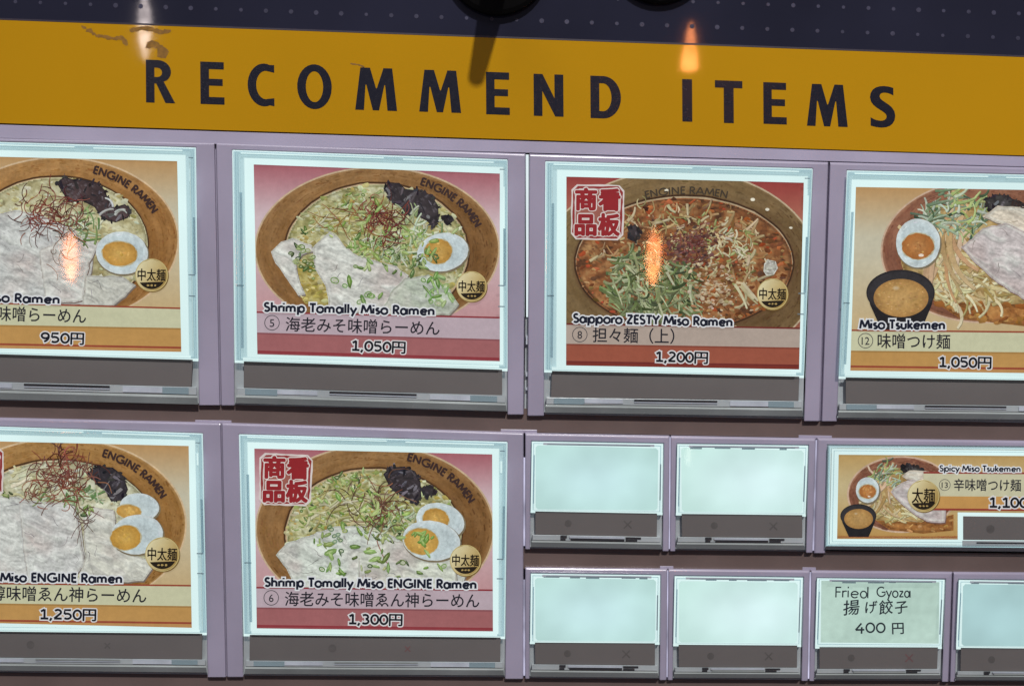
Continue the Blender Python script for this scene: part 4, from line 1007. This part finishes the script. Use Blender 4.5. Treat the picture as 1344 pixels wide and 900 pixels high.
c.scallions([(550, 330), (565, 325), (575, 340), (560, 352), (545, 350)], 22, (2.5, 6), rings=.1)
c.scallions([(550, 370), (580, 358), (596, 372), (590, 402), (560, 396)], 26, (3, 8), rings=.1, cols=((122, 158, 92), (98, 138, 66), (154, 180, 126)))
c.scallions([(374, 328), (396, 320), (414, 336), (412, 366), (388, 356)], 26, (3, 6.5), rings=.6)
c.scallions([(434, 355), (462, 352), (480, 372), (500, 380), (508, 392), (470, 398), (440, 370)], 9, (5, 9), rings=.35, cols=((96, 128, 60), (120, 150, 84)))
c.scallions([(430, 262), (480, 248), (540, 300), (600, 300), (560, 350), (450, 330), (400, 300)], 46, (3, 7), rings=.2, cols=((142, 166, 90), (120, 148, 70), (168, 182, 120)))
c.rimtext(495, 330, 141, 101, -66, -19, 10)
c.badge(619, 376, 19.5, '中太麺')
c.title('Shrimp Tomally Miso Ramen', 346, 408.5, 571, 413.5, 11.5, 3.05, 3.4)
c.name('海老みそ味噌らーめん', 375, 577, 425.5, 431, 20.5, ('5', 357, 423.5, 9.6))
c.price('1,050円', 461, 532, 453, 456, 17.5)
# --- shrimp engine ramen, 1,300
c = Card('shrimp miso ramen card priced 1,300 yen with red stamp, pink bands', q22['c'], PINK, (769.5, 773), (796.5, 800), (822, 826), 6)
c.bowl(492, 694, 155, 109, 490, 700, 116, 86)
c.soup(ellpts(491, 700, 115, 84, 48), CREAM+[(140, 156, 84)], 900)
c.scallions([(400, 660), (430, 625), (480, 614), (500, 640), (480, 690), (420, 700), (385, 690)], 70, (2, 5.5), rings=.3)
c.shreds([(400, 660), (440, 640), (480, 660), (470, 690), (410, 690)], 40, (12, 34), (1.8, 4), ((190, 186, 140), (176, 172, 110), (150, 150, 80), (204, 200, 168)), -.2, .5, 'noodles')
c.meat([(362, 728), (376, 712), (400, 704), (440, 690), (480, 690), (520, 705), (540, 720), (610, 730), (615, 750), (600, 775), (390, 775), (375, 745)], (192, 198, 188), n=260)
c.meat([(470, 725), (510, 708), (540, 712), (600, 740), (598, 772), (470, 772)], (193, 197, 183), n=110)
c.fungus([(503, 622), (512, 613), (530, 612), (545, 618), (552, 632), (553, 652), (545, 662), (528, 650), (512, 640)])
c.fungus([(552, 640), (566, 638), (572, 646), (560, 652)], 10)
c.scallions([(470, 690), (500, 670), (540, 675), (545, 700), (510, 712), (480, 705)], 60, (2, 5.5), rings=.2)
c.shreds([(480, 690), (520, 660), (560, 670), (540, 705)], 34, (8, 22), (1.4, 2.8))
c.threads(505, 665, 12, 17, 42, ((104, 72, 56), (84, 58, 48), (130, 86, 66)), (18, 44)); c.threads(470, 655, 14, 10, 8, ((92, 66, 52),), (26, 50), 1.3)
c.egg(578, 683, 32, 23, .25, 572, 681, 17, 14)
c.egg(566, 709, 38, 26, .15, 553, 710, 22, 17, (204, 166, 84))
c.scallions([(536, 700), (556, 695), (572, 705), (570, 722), (550, 718)], 12, (3, 8), rings=0, cols=((136, 164, 84), (110, 148, 66)))
c.scallions([(400, 700), (470, 685), (560, 712), (596, 752), (540, 768), (410, 762)], 24, (3, 7.5), rings=.1, cols=((118, 148, 76), (92, 124, 58), (150, 172, 108)))
c.scallions([(415, 710), (450, 700), (480, 715), (510, 730), (500, 760), (430, 752)], 13, (5, 9), rings=.05, cols=((104, 138, 64), (86, 120, 52), (130, 156, 86)))
c.scallions([(480, 690), (540, 725), (560, 758), (480, 760), (420, 700)], 14, (3, 6), rings=.3)
c.scallions([(425, 688), (452, 690), (458, 712), (440, 712)], 8, (3.5, 5.5), rings=.9, cols=((104, 134, 100), (90, 116, 80)))
c.scallions([(400, 650), (470, 622), (520, 660), (550, 690), (480, 700), (400, 690)], 46, (3, 7), rings=.2, cols=((142, 166, 86), (116, 146, 66), (168, 182, 116)))
c.rimtext(492, 697, 138, 103, -72, -22, 10)
c.stamp([(341, 594), (411, 597), (408, 664), (340, 662)])
c.badge(611, 735, 20, '中太麺')
c.title('Shrimp Tomally Miso ENGINE Ramen', 347, 769, 626, 772, 11.5, 3.05, 3.4)
c.name('海老みそ味噌ゑん神らーめん', 374, 629, 785.5, 788, 20.5, ('6', 356, 784, 9.6))
c.price('1,300円', 457, 528, 811.5, 813, 17.5)
# --- left card, 950
c = Card('miso ramen card priced 950 yen, tan bands, cut by the left edge', q11['c'], TAN, (395, 403.5), (425, 430.5), (451.5, 457.5), 7)
c.bowl(78, 315, 155, 107, 74, 322, 120, 90, rim=(160, 116, 66), dark=(130, 88, 42), light=(186, 148, 98))
c.soup(ellpts(75, 321, 119, 88, 48), [(190, 186, 148), (180, 172, 128), (196, 196, 170), (170, 158, 108)], 300)
c.meat([(-40, 290), (20, 275), (60, 285), (95, 300), (120, 315), (122, 345), (110, 400), (-45, 400)], n=200, col=(186, 188, 184))
c.meat([(95, 305), (130, 318), (118, 345), (108, 395), (60, 400), (50, 330)], n=100, col=(190, 190, 184))
c.meat([(112, 362), (160, 362), (178, 375), (150, 402), (108, 402)], n=60, col=(178, 178, 168))
c.shreds([(90, 290), (120, 275), (135, 292), (128, 320), (100, 318)], 30, (10, 26), (1.4, 3))
c.fungus([(74, 240), (84, 232), (98, 236), (112, 236), (128, 240), (138, 250), (142, 262), (150, 272), (164, 268), (172, 275), (168, 286), (152, 292), (142, 290), (132, 284), (124, 272), (108, 264), (92, 266), (84, 256)], 110, base=(66, 52, 52))
c.shreds([(132, 268), (150, 262), (160, 268), (144, 290)], 4, (12, 22), (2, 3), ((190, 196, 190),), -1.2, .3)
c.threads(70, 282, 22, 12, 95, ln=(12, 36)); c.threads(88, 305, 14, 16, 26, ((120, 88, 70), (96, 74, 60)), (16, 40), .9)
c.egg(160, 332, 34, 28, .1, 157, 333, 23, 16, (200, 156, 78))
c.rimtext(78, 318, 137, 101, -71, -23, 10)
c.badge(199, 361, 21, '中太麺')
c.title('Miso Ramen', -26, 395, 79, 398.5, 11.2, 3.05, 3.4)
c.name('味噌らーめん', -3, 113, 411.5, 415, 21)
c.price('950円', 53, 110, 442.5, 444.5, 17.5)
# --- lower left, 1,250
c = Card('two-egg miso ramen card priced 1,250 yen, tan bands, cut by the left edge', q21['c'], TAN, (763.5, 767), (790.5, 795), (814.5, 818.5), 8)
c.bowl(80, 688, 163, 112, 76, 695, 128, 92, rim=(158, 116, 64), dark=(128, 88, 40), light=(186, 150, 98))
c.soup(ellpts(78, 694, 126, 90, 48), [(190, 190, 160), (186, 184, 150), (198, 200, 182), (178, 172, 132)], 300)
c.shreds([(10, 625), (60, 605), (70, 640), (20, 650)], 24, (14, 30), (2, 5), ((190, 188, 152), (180, 176, 132), (200, 198, 170)), -.3, .4, 'noodles')
c.meat([(-30, 650), (20, 652), (60, 660), (100, 665), (108, 700), (112, 735), (60, 768), (-35, 768)], n=220, col=(194, 196, 190))
c.meat([(24, 658), (98, 660), (104, 700), (112, 740), (90, 765), (36, 768), (30, 720)], n=130, col=(189, 190, 186))
c.meat([(108, 664), (150, 668), (155, 720), (205, 738), (188, 762), (100, 768), (112, 730)], n=120, col=(195, 195, 183))
c.shreds([(40, 645), (100, 630), (140, 640), (138, 660), (60, 662)], 50, (8, 22), (1.4, 2.8))
c.scallions([(100, 660), (125, 652), (128, 670), (110, 676)], 9, (3, 6), rings=.3)
c.scallions([(2, 645), (16, 645), (16, 652), (4, 652)], 5, (3, 5), rings=0)
c.fungus([(114, 620), (128, 612), (148, 613), (162, 624), (168, 642), (162, 656), (146, 658), (136, 640), (122, 628)], 80, base=(48, 44, 48))
c.threads(80, 625, 24, 17, 130, ((110, 62, 50), (92, 54, 46), (132, 76, 58)), (14, 38)); c.threads(90, 600, 8, 8, 16, ln=(18, 34))
c.threads(100, 672, 22, 8, 9, ((96, 66, 60),), (26, 50), 1.2)
c.egg(183, 665, 26, 18, .1, 169, 671, 16, 9, (200, 160, 84))
c.egg(180, 701, 34, 26, -.1, 165, 705, 20, 16, (198, 156, 72))
c.egg(186, 664, 22, 17, .1, 168, 671, 15, 8, (200, 160, 84)) if False else None
c.rimtext(80, 692, 146, 106, -68, -22, 10)
c.stamp([(-68, 585), (5, 586), (4, 652), (-66, 650)])
c.badge(213, 727, 22, '中太麺')
c.title('Miso ENGINE Ramen', 0, 762.5, 161, 764.5, 11.5, 3.05, 3.4)
c.name('醇味噌ゑん神らーめん', -12, 192, 778, 781.5, 21)
c.price('1,250円', 52, 126, 805, 806.5, 17.5)
# --- zesty, 1,200
c = Card('spicy red ramen card priced 1,200 yen with a red stamp, brick red bands', q13['c'], RED, (424, 429.7), (451, 456), (476, 481), 9)
c.bowl(892, 354, 182, 130, 898, 345, 143, 88, rim=(118, 96, 62), dark=(88, 64, 38), light=(150, 124, 86), inner=(88, 58, 34))
c.soup(ellpts(898, 346, 142, 86, 52), [(146, 86, 46), (160, 90, 46), (112, 68, 38), (160, 122, 80), (84, 54, 34), (160, 72, 38), (124, 98, 54)], 700, (1.2, 5), base=(140, 88, 52))
c.shreds([(800, 300), (850, 268), (960, 268), (1010, 310), (1000, 370), (940, 400), (820, 390), (770, 340)], 240, (5, 20), (1, 3.6), ((186, 160, 112), (166, 130, 84), (196, 178, 140), (120, 84, 54), (140, 100, 60)), name='bean_sprouts')
c.scallions([(820, 290), (900, 270), (980, 300), (1010, 340), (960, 390), (850, 370)], 80, (2, 5), ((126, 128, 74), (146, 150, 96), (100, 100, 56), (186, 172, 124)), .2)
c.shreds([(790, 290), (880, 265), (990, 290), (1020, 330), (1000, 380), (950, 410), (930, 330), (860, 290)], 30, (10, 24), (2.6, 5), ((172, 150, 104), (156, 126, 82), (186, 170, 134)), name='bean_sprouts')
c.shreds([(925, 300), (985, 300), (1000, 330), (960, 350), (930, 330)], 40, (6, 14), (1.4, 3), ((182, 180, 140), (196, 190, 160), (136, 140, 80)), name='bean_sprouts')
c.fungus([(824, 300), (834, 294), (840, 306), (834, 316), (826, 310)], 14)
c.soup([(868, 300), (945, 300), (945, 350), (868, 350)], [(86, 58, 52), (104, 70, 62), (124, 90, 78), (70, 48, 44), (112, 66, 52)], 330, (1.2, 3.4), 'none', 'minced_meat')
c.threads(905, 318, 16, 12, 46, ((104, 50, 44), (84, 44, 42), (126, 70, 58)), (8, 20), 1.2)
c.shreds([(806, 345), (840, 330), (862, 345), (910, 358), (920, 385), (910, 416), (815, 418), (800, 385)], 300, (8, 36), (1.6, 4.2), ((80, 94, 56), (104, 120, 74), (134, 146, 100), (58, 70, 42), (162, 168, 130)), .9, 1.0, 'leek_shreds')
c.soup([(895, 345), (975, 345), (975, 415), (905, 415)], [(176, 154, 122), (182, 162, 130), (156, 116, 78), (186, 172, 146), (134, 92, 58)], 260, (1.2, 3.6), 'none', 'crushed_nuts')
c.shreds([(955, 365), (975, 365), (992, 395), (985, 400)], 5, (22, 36), (3, 6), ((170, 160, 120), (190, 184, 150)), .85, .15)
c.soup([(1003, 346), (1009, 341), (1018, 343), (1021, 352), (1016, 360), (1006, 362), (1002, 356)], [(206, 206, 196), (190, 186, 172)], 14, (1, 3), name='egg_white')
c.threads(860, 283, 20, 6, 9, ((176, 164, 120), (140, 130, 86)), (16, 30), 1.8, name='bean_sprouts')
p = c.layer()
for x, y, r in ((988, 262, 2.2), (1007, 275, 2), (1038, 299, 1.6), (875, 250, 2)): p.blob(x, y, r*1.4, r, 0, (226, 220, 200), 8, .1)
c.done(p, 'rim_droplets')
c.rimtext(901, 338, 150, 88, -111.5, -68.5, 9.5, col=(66, 56, 44), wt=1.9)
c.stamp([(750, 242), (820, 243), (818, 316), (749, 314)])
c.badge(1014, 386, 20, '中太麺')
c.title('Sapporo ZESTY Miso Ramen', 752, 423, 962, 428, 11.5, 3.05, 3.4)
c.name('担々麺（上）', 778, 885, 439.5, 441.5, 21, ('8', 761, 439, 9.6))
c.price('1,200円', 860, 929, 467.5, 469.5, 17.5)
# --- dipping noodles
def tsukemen(c, X, Y, k, ky, small=False):
    def T(pts): return [(X+(x-1160)*k, Y+(y-250)*ky) for x, y in pts]
    def T1(x, y): return X+(x-1160)*k, Y+(y-250)*ky
    a, b = T1(1290, 330)
    c.bowl(a, b, 132*k, 92*ky, a, b+2*k, 96*k, 62*ky, rim=(130, 84, 64), dark=(96, 58, 42), light=(170, 128, 98), inner=(104, 66, 46))
    c.soup(T(ellpts(1290, 336, 108, 72, 40)), [(176, 150, 96), (190, 170, 122), (160, 124, 70)], 200 if not small else 90, (1.5*k+.3, 4*k), name='noodles')
    lo = T([(1225, 395), (1344, 400), (1420, 380), (1420, 420), (1344, 428), (1260, 418)])
    c.soup(lo, [(150, 98, 48), (176, 128, 74), (138, 84, 40)], 60 if not small else 20, (3*k, 8*k), name='bowl_glaze')
    c.shreds(T([(1225, 330), (1260, 325), (1330, 380), (1320, 400), (1250, 398), (1215, 380)]), 110 if not small else 50, (16*k, 44*k), (3*k, 6*k), ((198, 184, 138), (210, 200, 160), (184, 164, 110), (170, 140, 84)), .5, .9, 'noodles')
    c.shreds(T([(1215, 300), (1250, 268), (1264, 275), (1262, 330), (1225, 400), (1210, 395)]), 26 if not small else 14, (50*k, 90*k), (5*k, 9*k), ((196, 164, 122), (184, 150, 104), (206, 182, 146)), 1.75, .16, 'bamboo_shoots')
    c.shreds(T([(1205, 285), (1235, 252), (1260, 248), (1300, 262), (1285, 310), (1235, 300)]), 110 if not small else 50, (10*k, 32*k), (1.5*k, 4*k), ((150, 168, 144), (112, 134, 104), (184, 194, 176), (72, 92, 70), (160, 176, 110)), -.5, .9, 'leek_shreds')
    c.fungus(T([(1292, 262), (1312, 255), (1332, 262), (1344, 270), (1340, 282), (1300, 278)]), 30, base=(60, 58, 56))
    c.meat(T([(1290, 285), (1310, 270), (1360, 272), (1400, 300), (1400, 340), (1330, 300)]), (206, 196, 178), (170, 150, 130), (200, 186, 176), 60)
    c.meat(T([(1262, 325), (1290, 300), (1320, 292), (1400, 330), (1400, 400), (1352, 398), (1310, 372), (1285, 350)]), (186, 178, 176), (150, 136, 134), (182, 166, 162), 160 if not small else 80, (120, 90, 80))
    a, b = T1(1205, 319)
    c.egg(a, b, 29*k, 32*ky, 0, a-0*k, b+4*ky, 21*k, 17*ky, (172, 108, 60))
    p = c.layer(); p.blob(a+4*k, b+16*ky, 3.5*k, 2*ky, 0, (236, 220, 200), 8, .1); c.done(p, 'egg_glint')
    # dipping bowl
    p = c.layer(); a, b = T1(1182, 386)
    pts = [T1(x, y) for x, y in ((1138, 382), (1142, 400), (1152, 422), (1160, 440), (1206, 440), (1214, 422), (1223, 400), (1227, 382))]
    p.poly(pts, (34, 32, 34), -.004)
    p.ell(a, b-2*ky, 45*k, 30*ky, (44, 42, 44), (40, 38, 40), lift=0); p.ell(a, b-1.5*ky, 43*k, 28*ky, (58, 55, 56), (50, 48, 50), lift=.003)
    p.ell(a+.6*k, b+5*ky, 36*k, 25*ky, (190, 152, 96), (166, 124, 70), lift=.006, mid=(184, 144, 86))
    for _ in range(110 if not small else 50):
        t, f = c.rnd.uniform(0, 6.28), math.sqrt(c.rnd.random())*.9
        p.blob(a+36*k*f*math.cos(t), b+5*ky+24*ky*f*math.sin(t), c.rnd.uniform(.8, 2.6)*k, c.rnd.uniform(.6, 1.3)*ky, 0, jit(c.rnd, (184, 144, 88), 9), 6, .3, .01)
    p.ell(a-6*k, b-8*ky, 5*k, 3*ky, (206, 184, 150), (190, 156, 104), lift=.014, n=12)
    c.done(p, 'dipping_bowl')
c = Card('dipping noodle card priced 1,050 yen with dark soup cup, upper right', q14['c'], TAN, (432.2, 435.5), (460, 463), (482, 486), 10)
tsukemen(c, 1160, 250, 1.0, 1.0)
c.rimtext(1300, 345, 122, 80, -77, -44, 6, 'ENGINE RAMEN', wt=1.5)
c.title('Miso Tsukemen', 1128, 431, 1241, 432, 11.5, 3.05, 3.4)
c.name('味噌つけ麺', 1152, 1247, 447.5, 448.5, 21, ('12', 1136, 447, 9.6))
c.price('1,050円', 1232, 1301, 474.5, 476, 17.5)
c = Card('wide dipping noodle card priced 1,100 yen, picture left of the lettering', qa3['c'], dict(TAN, bg0=(188, 154, 96), bg1=(196, 178, 134), bg2=(186, 146, 84)), (704, 705.4), (704.6, 705.9), (704.9, 706.1), 11)
tsukemen(c, 1115, 606.5, .525, .525, True)
p = Pr(None, CARD_D+.6, c.rnd)
for ya, yb, col in ((619, 621.4, (142, 58, 50)), (621.4, 651, (200, 196, 164)), (651, 667, (196, 148, 84)), (667, 669.6, (146, 58, 48))):
    p.add([(1212, ya-.3, *col), (1412, ya+1, *col), (1410, yb+1, *col), (1212, yb-.3, *col)], 0)
c.done(p, 'name_band', 'flat', c.t)
c.lv = 22; c.badge(1212, 650.5, 20.5, '太麺', 15)
c.title('Spicy Miso Tsukemen', 1233, 618, 1340, 618.8, 7.6, 1.8, 3)
c2 = c
def lift_name():
    p = Pr(None, CARD_D+.7, c.rnd); typeset(p, '辛味噌つけ麺', 1252, 1340, 636, 636.8, 17, (38, 38, 46), .2)
    q = [(1240+7.2*math.cos(math.radians(a)), 636+7.2*math.sin(math.radians(a))) for a in range(0, 361, 15)]; p.stroke(q, .7, .7, (60, 60, 66), lift=0)
    typeset(p, '13', 1236, 1244, 636, 636, 10.5, (50, 50, 56), .1, .004); c.done(p, 'name_lettering', 'flat', c.t)
    p = Pr(None, CARD_D+.7, c.rnd); price_ink(p, '1,100円', 1298, 1368, 658.6, 659.6, 17.5)
    c.done(p, 'price_lettering', 'flat', c.t)
lift_name()
# --- handwritten paper
t = thing('paper_label', at(1155, 843, -1), 'pale green paper with handwritten Fried Gyoza and 400 yen', 'paper label')
r = random.Random(3); p = Pr(None, -1.0, r); q = qb3['i']; g = 10
for j in range(g):
    for i in range(g):
        def cc(a, b): x, y = qpt(q, a, b); w = 5*math.sin(a*5+b*3)-4*abs(a-.5); return (x, y, 182+w, 208+w, 196+w)
        p.add([cc(i/g, j/g), cc((i+1)/g, j/g), cc((i+1)/g, (j+1)/g), cc(i/g, (j+1)/g)], 0)
p.build('paper_sheet', M['paper'], t)
p = Pr(None, -.93, r); INK = (44, 52, 58)
strokes(p, 'Fried', 1095, 783, 1141, 784, 14, 1.75, INK, wild=.05); strokes(p, 'Gyoza', 1150, 783.5, 1196, 783.5, 13, 1.75, INK, wild=.07, lift=.004)
for ch, x0, x1, y, s_ in (('揚', 1107, 1128, 797.5, 20), ('げ', 1136, 1151, 797.5, 17), ('餃', 1154, 1172, 797, 19), ('子', 1175, 1191, 797, 17)):
    typeset(p, ch, x0, x1, y+r.uniform(-.8, .8), y-1.6, s_*1.05, INK, .28, shear=.14)
strokes(p, '400', 1122, 830, 1163, 830, 13, 2.3, INK, wild=.06, lift=.004); typeset(p, '円', 1171, 1186, 824, 823.6, 17, INK, .28)
p.build('handwriting', M['flat'], t)
# ------------------------------------------------------------------ lamps behind the viewer that mirror in the covers
def mirror_spot(px, py, d, dist):
    P_ = at(px, py, d); C_ = cam.matrix_world.translation; v_ = (P_-C_).normalized(); return P_+Vector((v_.x, -v_.y, v_.z))*dist
flame = glow('lantern_glow', (1.0, .30, .10), 24.0, .5, 60); white = glow('lamp_glow', (1, .86, .84), 14.0, .6, 120)
shell = plastic('lantern_cap', (.03, .03, .03), .5, .1)
def lantern(px, py, d, hw, hh, mat, label, dist=.9, shape=None):
    c_ = mirror_spot(px, py, d, dist); k = (dist+.27)/.27*.2*S      # px to metres at that distance
    t = thing('hanging_lantern', c_, label, 'lantern', 'lanterns across the room')
    prof = shape or [(0, 1), (.35, .9), (.8, .55), (1, .2), (.95, -.1), (.7, -.5), (.4, -.85), (0, -1)]; vs = []; fs = []; n = 12
    for r_, z in prof:
        for i in range(n): a = 2*math.pi*i/n; vs.append(c_+Vector((r_*hw*k*math.cos(a), r_*hw*k*math.sin(a), z*hh*k)))
    for j in range(len(prof)-1):
        for i in range(n): i2 = (i+1) % n; fs.append((j*n+i, j*n+i2, j*n+n+i2, j*n+n+i))
    mesh('shade', vs, fs, mat, t)
    vs = []; fs = []
    for z in (hh*k*1.02, hh*k*1.12):
        for i in range(n): a = 2*math.pi*i/n; vs.append(c_+Vector((hw*k*.5*math.cos(a), hw*k*.5*math.sin(a), z)))
    fs = [(i, (i+1) % n, n+(i+1) % n, n+i) for i in range(n)]+[tuple(range(n, 2*n)), tuple(reversed(range(n)))]
    mesh('cap', vs, fs, shell, t)
lantern(93, 338, 2.0, 9, 32, flame, 'slim orange lantern mirrored in the 950 yen ramen button cover')
lantern(858, 338, 2.0, 10, 38, flame, 'slim orange lantern mirrored in the spicy ramen button cover')
lantern(906, 62, .1, 11, 32, flame, 'slim orange lantern mirrored in the header near the letter I', shape=[(0, 1), (.2, .95), (.35, .7), (.55, .3), (.8, -.2), (1, -.7), (.9, -.9), (.3, -.93), (0, -1)])
lantern(190, 38, .1, 8, 40, white, 'pale lamp mirrored in the header above the letter R')
lantern(904, 598, 1.5, 3, 13, glow('faint_glow', (1, .88, .8), 5.0, .4, 60), 'thin pale lamp mirrored in a blank small button')
